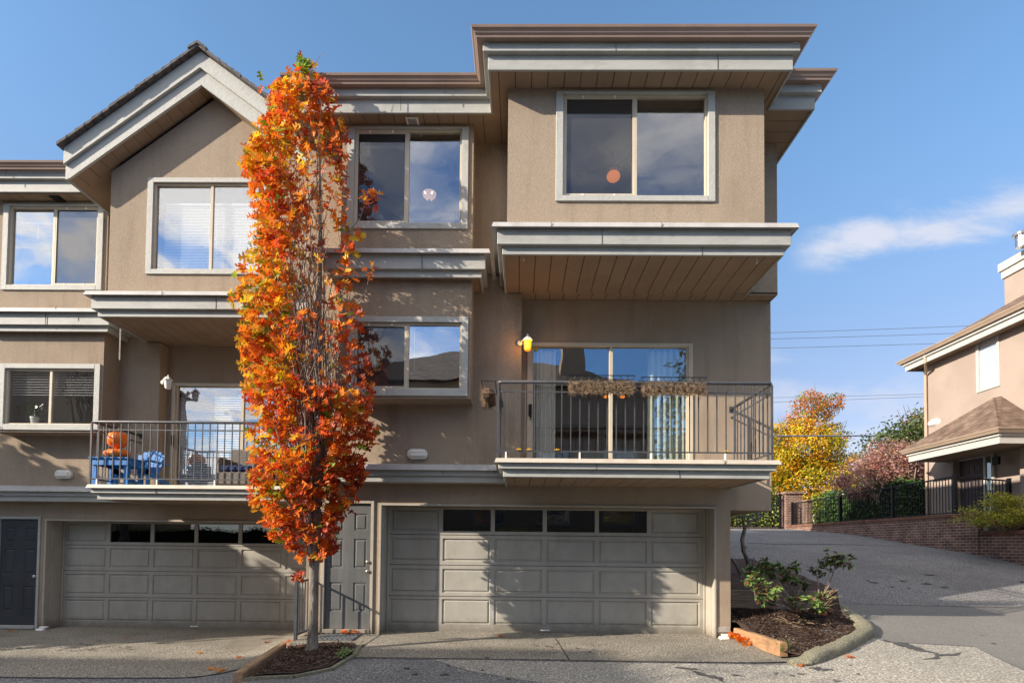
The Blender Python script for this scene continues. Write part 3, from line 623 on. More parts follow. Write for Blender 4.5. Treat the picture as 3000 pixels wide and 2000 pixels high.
    t.box(X(-2.31), X(-2.275), Yy(9.84), Yy(9.866), Z(-.02), Z(2.185)); t.box(X(3.24), X(3.278), Yy(9.84), Yy(9.866), Z(-.03), Z(2.185)); t.box(X(-2.275), X(3.24), Yy(9.84), Yy(9.866), Z(2.155), Z(2.185))
    t.build('garage_door_trim', GTRIM, root, bevel=.004)
    # concrete threshold strip
    t = MB(); t.box(X(-2.318), X(3.28), Yy(9.49), Yy(9.98), Z(-.14), Z(-.012 if not gable else -.016)); t.build('threshold', PALEC, root)
    # entry door
    d = MB(); y = Yy(9.50); x0, x1 = -3.285, -2.505
    pan = [(-3.205, -2.985), (-2.80, -2.58)]; prow = [(.375, .87), (1.11, 1.61), (1.75, 2.04)]
    d.wall(y, X(x0), X(x1), Z(.09), Z(2.205), [(X(a), X(b), Z(c), Z(e)) for a, b in pan for c, e in prow])
    for a, b in pan:
        for c, e in prow: d.panel(X(a), X(b), Z(c), Z(e), y, ((0, 0), (.008, .012), (.028, .012), (.045, .002)))
    ed = d.build('entry_door', EDOOR if not gable else EDOOR2, root, fix=False)
    for zz_, nm in (((1.062, 'door_knob'), (1.221, 'deadbolt')) if not gable else ((1.062, 'door_knob'),)):
        k = MB(); k.lathe((X(-2.545), y, Z(zz_)), [(.030, 0), (.030, .008), (.014, .014), (.014, .03), (.030, .04), (.034, .055), (.026, .066), (.006, .07)], 14, 'Y')
        k.build(nm, BRASS if not gable else CHROME, ed, smooth=True)
    t = MB(); t.box(X(-3.345), X(-3.285), Yy(9.455), Yy(9.52), Z(.02), Z(2.262)); t.box(X(-2.505), X(-2.455), Yy(9.455), Yy(9.52), Z(.02), Z(2.262)); t.box(X(-3.285), X(-2.505), Yy(9.455), Yy(9.52), Z(2.21), Z(2.262))
    t.box(X(-3.285), X(-2.505), Yy(9.44), Yy(9.52), Z(.02), Z(.085)); t.build('door_frame', GTRIM if not gable else TRIM, root, bevel=.004)
    # ---- timber bands
    def bands(name, path, b2, b1, fl, z2, z1, zf_, ftop, o1=.07, o2=.15, fm=FLASH):
        a = MB(); a.sweep([(-.035, z2[0]), (0, z2[0]), (0, z2[1]), (-.035, z2[1])], path)
        a.sweep([(-.03, z1[0]), (o1, z1[0]), (o1, z1[1]), (-.03, z1[1])], path)
        fb = a.build(name, TRIM, root, bevel=.005)
        c = MB(); c.sweep([(-.03, zf_[0]+.02), (o2-.012, zf_[0]+.015), (o2-.012, zf_[0]), (o2, zf_[0]), (o2-.02, zf_[1]), (ftop[0], ftop[1]), (ftop[0], ftop[1]-.05), (-.03, zf_[0]+.03)], path)
        c.build('flashing', fm, fb)
    A = lambda pts: [(X(a), Yy(b)) for a, b in pts]
    bands('fascia_board', A([(-.276, YW), (-.276, 7.95), (3.768, 7.95), (3.768, YW)]), 0, 0, 0, (Z(5.718), Z(5.845)), (Z(5.832), Z(6.058)), (Z(6.045), Z(6.118)), (-.16, Z(6.20)))
    bands('fascia_board', A([(-3.05, YW), (-3.05, 8.66), (-.621, 8.66), (-.621, YW)]), 0, 0, 0, (Z(5.720), Z(5.835)), (Z(5.825), Z(6.055)), (Z(6.043), Z(6.118)), (-.16, Z(6.18)), .06, .14)
    bands('belt_board', A([(XL, YW), (-.22, YW)]), 0, 0, 0, (Z(2.545), Z(2.662)), (Z(2.655), Z(2.745)), (Z(2.738), Z(2.828)), (.0, Z(2.86)), .09, .16)
    a = MB(); a.sweep([(-.02, Z(2.55)), (.045, Z(2.55)), (.045, Z(2.655)), (-.02, Z(2.655))], A([(XL, YW), (-.22, YW)])); a.build('belt_board', TRIM, root, bevel=.004)
    bands('deck_fascia', A([(-.232, YR), (-.232, 8.02), (3.582, 8.02), (3.582, YR)]), 0, 0, 0, (Z(2.512), Z(2.635)), (Z(2.622), Z(2.725)), (Z(2.706), Z(2.768)), (-.02, Z(2.765)), .065, .12, DFLASH)
    dk = MB(); dk.box(X(-.20), X(3.55), Yy(8.05), Yy(YR), Z(2.66), Z(2.748)); dk.build('balcony_deck', DFLASH, root)
    # ---- soffits
    sofs = [(X(-.20), X(3.54), Yy(8.055), Yy(YR), Z(2.53), 'Y', .1), (X(-.24), X(3.73), Yy(7.985), Yy(YW), Z(5.735), 'Y', .02), (X(.02), X(XR), Yy(YW), Yy(YR), Z(5.735), 'Y', 0), (X(-3.0), X(-.66), Yy(8.70), Yy(YW), Z(5.74), 'Y', 0)]
    if not gable: sofs += [(-3.7, -.46, 8.57, YW, 8.285, 'Y', 0), (-.46, 3.77, 7.775, YW, 8.285, 'Y', .12), (3.77, 4.455, 8.49, 19, 8.285, 'X', 0)]
    else: sofs += [(X(-3.9), X(-.3), Yy(8.57), Yy(YW), Z(8.30), 'Y', .1)]
    for (a0, a1, a2, a3, a4, al, of) in sofs:
        f = MB(); BACK.clear(); soffit_planks(f, a0, a1, a2, a3, a4, along=al, off=of); so_ = f.build('soffit', SOFF, root)
        f = MB(); [f.box(*q__) for q__ in BACK]; f.build('soffit_backing', DARK, so_)
    # ---- eaves
    if not gable:
        path = [(-3.72, 8.53), (-.5, 8.53), (-.5, 7.735), (3.807, 7.735), (3.807, 8.45), (4.49, 8.45), (4.49, 19.2)]
        a = MB(); a.sweep([(-.035, 8.262), (0, 8.262), (0, 8.49), (-.035, 8.49)], path); a.sweep([(-.03, 8.475), (.07, 8.475), (.07, 8.598), (-.03, 8.598)], path)
        a.box(-3.76, -3.72, 8.46, 9.4, 8.262, 8.66); a.build('eave_board', TRIM, root, bevel=.005)
        g = MB(); g.sweep(gutter_prof(8.600, .065), path); g.build('gutter', GUTT, root)
        r = MB(); z0 = 8.70
        r.prism([(-3.72, 8.5, z0-.05), (-.5, 8.5, z0-.05), (-.5, 7.7, z0-.05), (3.8, 7.7, z0-.05), (3.8, 8.42, z0-.05), (4.46, 8.42, z0-.05), (4.46, 19.2, z0-.05), (-3.72, 19.2, z0-.05)],
                [(-3.72, 8.5, z0), (-.5, 8.5, z0), (-.5, 7.7, z0), (3.8, 7.7, z0), (3.8, 8.42, z0), (4.46, 8.42, z0), (4.46, 19.2, z0), (-3.72, 19.2, z0)])
        r.build('roof', SHINGD, root)
        fd = MB(); fd.box(3.36, 3.568, 9.485, 11, -.1, .343); fd.box(3.33, 3.572, 9.47, 9.50, .10, .20); fd.build('foundation', CONC, root, bevel=.01)
    else:
        e = .05; path = A([(-4.2, 8.53), (-.30, 8.53)])
        a = MB(); a.sweep([(-.035, Z(8.262)+e), (0, Z(8.262)+e), (0, Z(8.49)+e), (-.035, Z(8.49)+e)], path); a.sweep([(-.03, Z(8.475)+e), (.07, Z(8.475)+e), (.07, Z(8.598)+e), (-.03, Z(8.598)+e)], path)
        a.build('eave_board', TRIM, root, bevel=.005)
        g = MB(); g.sweep(gutter_prof(Z(8.600)+e, .065), path); g.build('gutter', GUTT, root)
        # gable: two layers of barge board, sloping soffit, shingled slopes
        xa = -5.61; sl_ = .735; xl, xr2 = -7.945, -3.64
        def zl(base, x): return base-sl_*abs(x-xa)
        b_ = MB()
        for (y0, y1, zt, zb2, cut) in ((9.40, 9.45, 10.044, 9.757, 0), (9.455, 9.50, 9.77, 9.487, .03)):
            for xe in (xl, xr2):
                p = [(xa, zb2), (xe, zl(zb2, xe)), (xe, zl(zt, xe)), (xa, zt)]
                if cut and xe == xl: p = [(xa, zb2), (xe+.075, zl(zb2, xe+.075)), (xe, zl(zb2, xe)+.03), (xe, zl(zt, xe)), (xa, zt)]
                b_.prism([(a_, y0, c_) for a_, c_ in p], [(a_, y1, c_) for a_, c_ in p])
        b_.build('barge_board', TRIMW, root)
        sf = MB(); nrm = math.sqrt(1+sl_*sl_)
        for sgn, xe in ((-1, xl+.02), (1, xr2)):
            L_ = abs(xe-xa)*nrm; t_ = 0.1
            while t_ < L_:
                t2 = min(t_+.226, L_); xx1, xx2 = xa+sgn*t_/nrm, xa+sgn*t2/nrm
                for dz0, dz1 in ((.03, .045),):
                    sf.prism([(xx1, 9.50, zl(9.487, xx1)+dz0), (xx2, 9.50, zl(9.487, xx2)+dz0), (xx2, 9.50, zl(9.487, xx2)+dz1), (xx1, 9.50, zl(9.487, xx1)+dz1)],
                             [(xx1, 9.80, zl(9.487, xx1)+dz0), (xx2, 9.80, zl(9.487, xx2)+dz0), (xx2, 9.80, zl(9.487, xx2)+dz1), (xx1, 9.80, zl(9.487, xx1)+dz1)])
                t_ += .237
            x1_ = xa; x2_ = xe
            sf.prism([(x1_, 9.5, zl(9.487, x1_)+.05), (x2_, 9.5, zl(9.487, x2_)+.05), (x2_, 9.5, zl(9.487, x2_)+.06), (x1_, 9.5, zl(9.487, x1_)+.06)],
                     [(x1_, 9.8, zl(9.487, x1_)+.05), (x2_, 9.8, zl(9.487, x2_)+.05), (x2_, 9.8, zl(9.487, x2_)+.06), (x1_, 9.8, zl(9.487, x1_)+.06)])
        sf.prism([(xl+.03, 9.8, zl(9.487, xl+.03)+.03), (-7.3, 9.8, zl(9.487, -7.3)+.03), (-7.3, 9.8, zl(9.487, -7.3)+.06), (xl+.03, 9.8, zl(9.487, xl+.03)+.06)], [(xl+.03, 13, zl(9.487, xl+.03)+.03), (-7.3, 13, zl(9.487, -7.3)+.03), (-7.3, 13, zl(9.487, -7.3)+.06), (xl+.03, 13, zl(9.487, xl+.03)+.06)])
        sf.build('gable_soffit', SOFF, root)
        sb = MB(); sb.box(xl, xl+.04, 9.50, 14, 7.80, 8.30); sb.build('eave_board', TRIM, root)
        rf = MB(); rr = random.Random(3)
        for sgn, xe in ((-1, xl-.03), (1, xr2)):
            nst = 16
            for i in range(nst):
                t0, t1 = i/nst, (i+1)/nst; xx1, xx2 = xa+(xe-xa)*t0, xa+(xe-xa)*(t1+.01)
                za, zb_ = zl(10.06, xx1)+.0, zl(10.06, xx2)
                j = rr.uniform(-.008, .008)
                rf.prism([(xx1, 9.31+j, za), (xx2, 9.31+j, zb_), (xx2, 9.31+j, zb_+.062), (xx1, 9.31+j, za+.040)], [(xx1, 16, za), (xx2, 16, zb_), (xx2, 16, zb_+.062), (xx1, 16, za+.040)])
        rf.prism([(xa-.16, 9.29, zl(10.115, xa-.16)), (xa, 9.29, 10.095), (xa+.16, 9.29, zl(10.115, xa+.16)), (xa+.16, 9.29, zl(10.15, xa+.16)), (xa, 9.29, 10.145), (xa-.16, 9.29, zl(10.15, xa-.16))],
                 [(xa-.16, 16, zl(10.115, xa-.16)), (xa, 16, 10.095), (xa+.16, 16, zl(10.115, xa+.16)), (xa+.16, 16, zl(10.15, xa+.16)), (xa, 16, 10.145), (xa-.16, 16, zl(10.15, xa-.16))])
        rf.box(X(-4.2), X(3.5), Yy(8.6), 20, Z(8.62), Z(8.70)); rf.build('roof', SHINGD, root)
    railing(root, X(-.31), X(3.585), Yy(7.95), Yy(YW), Yy(YR), Z(3.865), Z(2.872), Z(2.765))
    return root

def joints(root, pts):
    for (x, y, z0, z1) in pts:
        j = MB(); j.box(x-.003, x+.003, y-.0035, y+.004, z0, z1); j.build('board_joint', DARK, root)
main = unit(0, 0, 0, 'tan stucco townhouse with flat stepped eaves and straw planters on its balcony rail', False)
left = unit(-7.15, 1.67, -.26, 'tan stucco townhouse with a peaked gable and pumpkins on its balcony, left', True)

joints(main, [(.42, 7.798, 6.045, 6.11), (1.98, 7.798, 6.04, 6.105), (1.15, 7.878, 5.835, 6.055), (2.6, 7.948, 5.72, 5.83), (1.3, 7.663, 8.476, 8.597), (2.75, 7.733, 8.264, 8.474), (-1.9, 8.483, 8.264, 8.474), (-1.2, 8.408, 8.476, 8.597), (-1.55, 8.588, 5.83, 6.04), (1.1, 7.953, 2.625, 2.722), (2.3, 8.018, 2.515, 2.62), (-1.25, 9.128, 2.66, 2.74), (2.9, 7.898, 2.708, 2.765)])
joints(left, [(-8.6, 10.128, 5.79, 5.85), (-6.2, 9.468, 5.79, 5.85), (-5.3, 9.548, 5.575, 5.79), (-8.9, 10.258, 5.57, 5.79), (-6.3, 9.618, 2.365, 2.46), (-9.6, 10.078, 8.27, 8.38)])
# ------------------------------------------------------------------ things fixed to the houses
def lantern(loc, side, label, lit):
    t = thing('wall_lantern', label, 'wall lamp', loc, None); x, y, z = loc
    b = MB(); b.lathe((x-side*.13, y+.0, z-.02), [(.048, -.0), (.048, .012), (.02, .03)], 12, 'Y'); b.tube([(x-side*.13, y-.02, z-.02), (x-side*.08, y-.05, z+.01), (x-side*.02, y-.06, z+.02)], .012, 8); b.build('bracket', WHITE, t, smooth=True)
    c = MB(); c.lathe((x, y-.06, z), [(.085, 0), (.088, .012), (.055, .055), (.03, .075), (.012, .085), (.012, .10), (.003, .12)], 8); c.build('cap', WHITE, t)
    g = MB(); g.lathe((x, y-.06, z-.16), [(.02, -.015), (.048, 0), (.055, .02), (.068, .155)], 8); g.build('glass_shade', AMBER if lit else WHITE, t)
    if lit:
        l = bpy.data.lights.new('lantern_light', 'POINT'); l.energy = 2.5; l.color = (1, .45, .12); l.shadow_soft_size = .05
        lo = bpy.data.objects.new('bulb', l); COL.objects.link(lo); lo.parent = t; lo.location = (0, -.16, -.08)
    return t
lantern((.118, 9.20, 4.90), 1, 'small white wall lantern glowing amber beside the glass balcony door', True)
lantern((-6.86, 10.80, 4.66), 1, 'small unlit white wall lantern beside the balcony with pumpkins', False)
def bulkhead(c, label):
    x, y, z = c; t = thing('bulkhead_light', label, 'wall lamp', c, 'oval bulkhead lights')
    def oval(rx, rz, n=28):
        L = rx-rz; P = []
        for k in range(n):
            a = 2*math.pi*k/n; P.append((x+(L if math.cos(a) > 0 else -L)+rz*math.cos(a), z+rz*math.sin(a)))
        return P
    def disc(mb, rings):
        rs = [[(px, y-d, pz) for px, pz in oval(rx, rz)] for rx, rz, d in rings]; n = len(rs[0])
        for a, b in zip(rs, rs[1:]):
            for i in range(n): mb.quad(a[i], a[(i+1) % n], b[(i+1) % n], b[i])
        mb.quad(*rs[-1])
    b = MB(); disc(b, [(.165, .085, 0), (.165, .085, .05), (.155, .078, .062), (.145, .068, .062)]); b.build('base', WHITE, t)
    g = MB(); disc(g, [(.138, .062, .058), (.130, .056, .085), (.10, .035, .10)]); g.build('diffuser', WHITE, t, smooth=True)
    k = MB()
    for zz_ in (-.03, .03): k.tube([(x-.15, y-.06, z+zz_), (x-.11, y-.105, z+zz_), (x+.11, y-.105, z+zz_), (x+.15, y-.06, z+zz_)], .0035, 6)
    for xx in (-.06, .055): k.tube([(x+xx, y-.06, z-.075), (x+xx, y-.108, z-.04), (x+xx, y-.108, z+.04), (x+xx, y-.06, z+.075)], .0035, 6)
    k.build('wire_guard', WHITE, t)
bulkhead((-1.685, 9.22, 3.015), 'cream oval caged light on the wall below the right bay window')
bulkhead((-8.95, 10.89, 2.825), 'cream oval caged light on the wall left of the pumpkin balcony')

def chain(x, y, z0, z1, label):
    m_ = MB(); z = z0; k = 0
    while z > z1:
        pts = []
        for i in range(9):
            a = 2*math.pi*i/8; u_, w_ = .010*math.cos(a), .019*math.sin(a)
            pts.append((x+(u_ if k % 2 else 0), y+(0 if k % 2 else u_), z-.016+w_))
        m_.tube(pts, .0036, 5, caps=False); z -= .029; k += 1
    o = m_.build('hanging_chain', WHITE, org=(x, y, z0)); return tag(o, label, 'chain')
p = at(353, 962, 10.2); q = at(353, 1052, 10.2); chain(p.x, p.y, p.z, q.z, 'short white chain hanging from the soffit left of the pumpkin balcony')
def hook(px, py, Y, h, label):
    p = at(px, py, Y); m_ = MB(); m_.tube([(p.x, p.y, p.z), (p.x, p.y, p.z-h*.5), (p.x+.010, p.y, p.z-h*.75), (p.x+.002, p.y, p.z-h), (p.x-.014, p.y, p.z-h*.93)], .005, 6)
    tag(m_.build('ceiling_hook', WHITE, org=p), label, 'hook')
hook(2217, 755, 8.05, .09, 'white metal hook under the right end of the big overhang'); hook(1534, 747, 8.05, .09, 'white metal hook under the left end of the big overhang')
# soffit vents
def vent(x, y, z, wx, wy, mt, label):
    t = thing('soffit_vent', label, 'vent', (x, y, z)); b = MB(); b.box(x-wx, x+wx, y-wy, y+wy, z-.022, z); b.build('vent_frame', mt, t, bevel=.006)
    s = MB()
    for i in range(7): yy = y-wy*.7+wy*1.4*i/6; s.box(x-wx*.7, x+wx*.7, yy-.004, yy+.004, z-.025, z-.0225)
    s.build('slot', DARK, t)
vent(-1.76, 8.72, 8.285, .10, .085, WHITE, 'square cream vent under the eave above the right bay window')
vent(-8.85, 10.37, 8.04, .10, .09, BLACKM, 'square black vent under the eave above the left bay window')

# planter baskets of dry straw on the balcony rail
def basket(x0, x1, y, z, label, along='X'):
    L = x1-x0
    loc = ((x0+x1)/2, y, z) if along == 'X' else (x0, (y+y), z)
    cx = (x0+x1)/2
    t = thing('planter_basket', label, 'planter', (cx, y, z) if along == 'X' else (y, cx, z), 'hay rack planters on the right balcony')
    def T(a, b, c): return (a, y+b, z+c) if along == 'X' else (y+b, a, z+c)
    w = MB(); r = .004
    w.tube([T(x0, -.11, .10), T(x1, -.11, .10), T(x1, .09, .10), T(x0, .09, .10), T(x0, -.11, .10)], .006, 6)
    n = max(3, int(L/.10))
    for i in range(n):
        a0 = x0+L*i/n; a1 = x0+L*(i+.5)/n; a2 = x0+L*(i+1)/n
        w.tube([T(a0, -.11, .10), T(a1, -.10, -.02), T(a2, -.11, .10)], r, 5); w.tube([T(a1, -.10, -.02), T(a1, -.06, -.13), T(a1, .04, -.16)], r, 5)
    w.build('wire_frame', BLACKM, t)
    c = MB(); seg_ = max(3, int(L/.085))
    for i in range(seg_):
        a = x0+.02+(L-.04)*(i+.5)/seg_
        sd = rnd.random()*10
        c.ball(T(a, -.02, -.06), .055 if along == 'X' else .10, .08 if along == 'X' else .055, .066, 10, 7, lambda q_: 1+.25*mnoise.noise(q_*3+Vector((sd, 0, 0))))
    c.build('coco_liner', COCO, t)
    s = MB()
    for i in range(int(L*1500)):
        a = x0+.01+(L-.02)*rnd.random(); th = rnd.uniform(-2.2, .6); b_ = -.02+.095*math.sin(th)*-1 if False else -.02-.09*math.cos(th*.7); cc = -.06+.085*math.sin(rnd.uniform(-1.3, 1.5))
        l_ = rnd.uniform(.03, .08); dv = Vector((rnd.uniform(-1, 1), rnd.uniform(-.6, .1), rnd.uniform(-1, .9))).normalized()*l_
        P = Vector(T(a, b_+rnd.uniform(0, .02), cc)); D = dv if along == 'X' else Vector((dv.y, dv.x, dv.z)); Wd = D.cross(Vector((0, 1, .2))).normalized()*.0022
        s.quad(P-Wd, P+Wd, P+D+Wd*.3, P+D-Wd*.3)
    s.build('dry_straw', STRAW, t, fix=False)
    return t
basket(at(1663, 1130, 7.88).x, at(1857, 1130, 7.88).x, 7.90, 3.82, 'left one of the two straw-filled wire planters on the front balcony rail')
basket(at(1876, 1130, 7.88).x, at(2065, 1130, 7.88).x, 7.90, 3.80, 'right one of the two straw-filled wire planters on the front balcony rail')
basket(8.02, 8.75, -.45, 3.80, 'wire planter of dry straw hanging outside the left end of the balcony', 'Y')

# pumpkins, table and chairs on the left balcony
def pumpkin(c, rx, rz, label):
    t = thing('pumpkin', label, 'pumpkin', c, None)
    m_ = MB(); cc = Vector(c)
    m_.ball(cc+Vector((0, 0, rz)), rx, rx, rz, 40, 16, lambda q_: 1+.045*math.cos(math.atan2(q_.y, q_.x)*10)*max(0, 1-abs(q_.z))**.5-.10*(abs(q_.z)**6))
    m_.build('body', PUMP, t, smooth=True)
    s = MB(); s.tube([cc+Vector((0, 0, 2*rz-.03)), cc+Vector((.005, 0, 2*rz+.02)), cc+Vector((.02, 0, 2*rz+.045))], [.022, .014, .016], 8); s.build('stem', STEM, t)
    return t
DZ = 2.50
pumpkin((-7.24, 9.96, 3.005), .205, .093, 'flat wide orange pumpkin resting on the small blue table')
pumpkin((-7.24, 9.96, 3.185), .172, .165, 'tall round orange pumpkin stacked on top of the flat pumpkin')
t = thing('side_table', 'bright blue square slatted table holding two orange pumpkins', 'table', (-7.2, 9.95, DZ))
b = MB()
for i in range(6): b.box(-7.56+.118*i, -7.56+.118*i+.108, 9.68, 10.22, 2.975, 3.0)
b.box(-7.52, -6.88, 9.71, 9.73, 2.86, 2.975); b.box(-7.52, -6.88, 10.17, 10.19, 2.86, 2.975); b.box(-7.52, -7.50, 9.73, 10.17, 2.86, 2.975); b.box(-6.90, -6.88, 9.73, 10.17, 2.86, 2.975)
b.build('tabletop', BLUE, t, bevel=.004)
for sx_ in (-7.52, -6.96):
    for sy_ in (9.735, 10.10): l_ = MB(); l_.box(sx_, sx_+.075, sy_, sy_+.06, DZ, 2.86 if sx_ else 2.9); l_.build('leg', BLUE, t, bevel=.004)
# adirondack chair
t = thing('garden_chair', 'bright blue slatted wooden lounge chair with a fan-shaped back', 'chair', (-6.85, 10.3, DZ))
def yb(z): return 10.30+(z-2.75)*.30
b = MB(); cx = -6.92
for i in range(6):
    k = i-2.5; x0 = cx+k*.070; x1 = cx+k*.088; zt = 3.24-.014*k*k
    b.prism([(x0-.032, yb(2.78), 2.78), (x0+.032, yb(2.78), 2.78), (x0+.032, yb(2.78)+.016, 2.78), (x0-.032, yb(2.78)+.016, 2.78)],
            [(x1-.042, yb(zt), zt), (x1+.042, yb(zt), zt), (x1+.042, yb(zt)+.016, zt), (x1-.042, yb(zt)+.016, zt)])
b.build('backrest', BLUE, t, bevel=.003)
b = MB()
for i in range(6): yy = 9.88+.075*i; zz_ = 2.84-.02*i; b.box(cx-.25, cx+.25, yy, yy+.065, zz_, zz_+.016)
b.build('seat', BLUE, t, bevel=.003)
for sx_ in (-.30, .27):
    b = MB(); b.box(cx+sx_-.03, cx+sx_+.07, 9.80, 10.45, 2.965, 2.985); b.build('armrest', BLUE, t, bevel=.004)
    b = MB(); b.box(cx+sx_, cx+sx_+.03, 9.86, 9.94, DZ, 2.965); b.build('front_leg', BLUE, t)
    b = MB(); b.prism([(cx+sx_, 9.86, 2.72), (cx+sx_+.03, 9.86, 2.72), (cx+sx_+.03, 9.86, 2.82), (cx+sx_, 9.86, 2.82)], [(cx+sx_, 10.62, DZ), (cx+sx_+.03, 10.62, DZ), (cx+sx_+.03, 10.62, DZ+.09), (cx+sx_, 10.62, DZ+.09)]); b.build('rear_leg', BLUE, t)
# wicker chair, half hidden by the tree
t = thing('wicker_chair', 'dark woven wicker armchair with a navy seat cushion behind the tree', 'chair', (-5.1, 10.3, DZ))
b = MB(); b.box(-5.50, -4.78, 10.0, 10.06, DZ+.05, DZ+.30); b.box(-5.50, -4.78, 10.55, 10.62, DZ+.05, DZ+.80); b.box(-5.50, -5.42, 10.06, 10.55, DZ+.05, DZ+.58); b.box(-4.86, -4.78, 10.06, 10.55, DZ+.05, DZ+.58); b.build('woven_frame', WICK, t, bevel=.03)
b = MB(); b.box(-5.41, -4.87, 10.02, 10.54, DZ+.31, DZ+.42); b.build('cushion', CUSH, t, bevel=.03)
for sx_ in (-5.49, -4.82):
    for sy_ in (10.01, 10.57): l_ = MB(); l_.box(sx_, sx_+.035, sy_, sy_+.035, DZ, DZ+.06); l_.build('leg', BLACKM, t)

# ------------------------------------------------------------------ things seen through the windows
def blind(x0, x1, y, z0, z1, mt, label, pitch=.05, tilt=.5, w=.045):
    t = thing('window_blind', label, 'blind', ((x0+x1)/2, y, z1)); m_ = MB(); z = z1-.05
    while z > z0:
        dy_, dz_ = w/2*math.cos(tilt), w/2*math.sin(tilt); m_.quad((x0, y-dy_, z-dz_), (x1, y-dy_, z-dz_), (x1, y+dy_, z+dz_), (x0, y+dy_, z+dz_)); z -= pitch
    m_.build('slat', mt, t, fix=False); h = MB(); h.box(x0, x1, y-.02, y+.02, z1-.04, z1); h.build('headrail', mt, t)
    c = MB(); c.tube([(x0+(x1-x0)*.55, y-.03, z1-.04), (x0+(x1-x0)*.55, y-.03, z1-.75*(z1-z0))], .003, 4); c.build('pull_cord', WHITE, t)
blind(-6.48, -4.72, 9.92, 6.15, 7.66, SHEER, 'closed white slatted blind in the gable window', .028, 1.2, .028)
blind(-9.78, -9.05, 10.60, 7.2, 7.7, BLIND, 'half-raised pale blind in the upper left bay window', .04, .3)
blind(-9.78, -8.15, 10.58, 4.32, 4.82, BLIND, 'raised pale blind across the top of the lower left bay window', .05, .5)
blind(-2.62, -.97, 8.96, 4.05, 5.05, BLINDB, 'dark brown slatted blind in the lower right bay window', .028, .4, .026)
blind(-6.9, -5.6, 11.25, 2.55, 4.66, BLIND, 'closed pale blind behind the left balcony door', .048, 1.1, .045)
def curtain(x0, x1, y, z0, z1, mt, label, waves=8):
    m_ = MB(); n = waves*6; P = []
    for i in range(n+1):
        t_ = i/n; P.append((x0+(x1-x0)*t_, y+.035*math.sin(t_*waves*2*math.pi)+.01*math.sin(t_*37)))
    for a, b in zip(P, P[1:]): m_.quad((a[0], a[1], z0), (b[0], b[1], z0), (b[0], b[1], z1), (a[0], a[1], z1))
    o = m_.build('curtain', mt, smooth=True, org=((x0+x1)/2, y, z0)); tag(o, label, 'curtain')
curtain(.24, .62, 9.68, 2.78, 4.92, CURT, 'white gathered curtain at the left side of the right balcony door', 5)
curtain(2.22, 2.86, 9.68, 2.78, 4.92, CURTG, 'pale green gathered curtain at the right side of the right balcony door', 6)
# ceiling fan with its lit globe
p = at(1797, 517, 9.3); cz = p.z
t = thing('ceiling_fan', 'dark bladed ceiling fan with an orange glowing globe in the upper right window', 'ceiling fan', (p.x, p.y, 8.25))
b = MB(); b.lathe((p.x, p.y, cz+.10), [(.09, 0), (.11, .04), (.10, .10), (.03, .14), (.02, max(.2, 8.25-cz-.1))], 14); b.build('motor', CHARC, t)
g = MB(); g.ball((p.x, p.y, cz), .115, .115, .085, 18, 10); g.build('globe', GLOBE, t, smooth=True)
for k in range(5):
    a = 2*math.pi*k/5+.3; d = Vector((math.cos(a), math.sin(a), 0)); n_ = Vector((-d.y, d.x, 0)); c_ = Vector((p.x, p.y, cz+.15)); b = MB()
    q4 = [c_+d*.13-n_*.03, c_+d*.62-n_*.065, c_+d*.64+n_*.055, c_+d*.13+n_*.03]
    b.prism(q4, [v_+Vector((0, 0, .008)) for v_ in q4]); b.build('blade', mat('fan_blade', (.02, .02, .022), rough=.5) if k == 0 else bpy.data.materials['fan_blade'], t)
p = at(1258, 571, 9.9)
t = thing('bowl_light', 'round white glass bowl light glowing in the upper middle window', 'ceiling light', (p.x, p.y, 8.25))
g = MB(); g.lathe((p.x, p.y, p.z), [(.012, -.09), (.07, -.07), (.115, -.02), (.125, .03), (.12, .035)], 24); g.build('glass_bowl', BOWL, t, smooth=True)
for k_ in (-.05, .05): g = MB(); g.ball((p.x+k_, p.y-.085, p.z-.005), .030, .02, .035, 12, 8); g.build('bulb_glow', emis('bulb_glow', (1, .85, .7), .9) if k_ < 0 else bpy.data.materials['bulb_glow'], t, smooth=True)
b = MB(); b.lathe((p.x, p.y, p.z-.10), [(.006, -.02), (.02, 0), (.012, .02)], 10); b.tube([(p.x, p.y, p.z), (p.x, p.y, 8.26)], .012, 8); b.build('stem', CHARC, t)
p = at(1248, 995, 9.9)
t = thing('pendant_light', 'white drum pendant light glowing behind the lower middle window', 'ceiling light', (p.x, p.y, 5.25))
g = MB(); g.lathe((p.x, p.y, p.z-.09), [(.12, 0), (.17, .03), (.17, .14), (.15, .16)], 24); g.build('lamp_shade', BOWL, t, smooth=True)
b = MB(); b.tube([(p.x, p.y, p.z+.05), (p.x, p.y, 5.29)], .010, 8); b.build('stem', CHARC, t)
# warm lights in the balcony room
for px_, py_, lb in ((1777, 1163, 'left'), (1824, 1163, 'right')):
    p = at(px_, py_, 10.6); t = thing('glass_pendant', 'small glowing orange pendant seen under the straw planter, %s one' % lb, 'ceiling light', (p.x, p.y, 5.0))
    g = MB(); g.lathe((p.x, p.y, p.z), [(.02, -.02), (.055, 0), (.06, .012), (.02, .04)], 16); g.build('glass_shade', GLOBE, t, smooth=True)
    b = MB(); b.tube([(p.x, p.y, p.z+.05), (p.x, p.y, 5.08)], .004, 6); b.build('cord', CHARC, t)
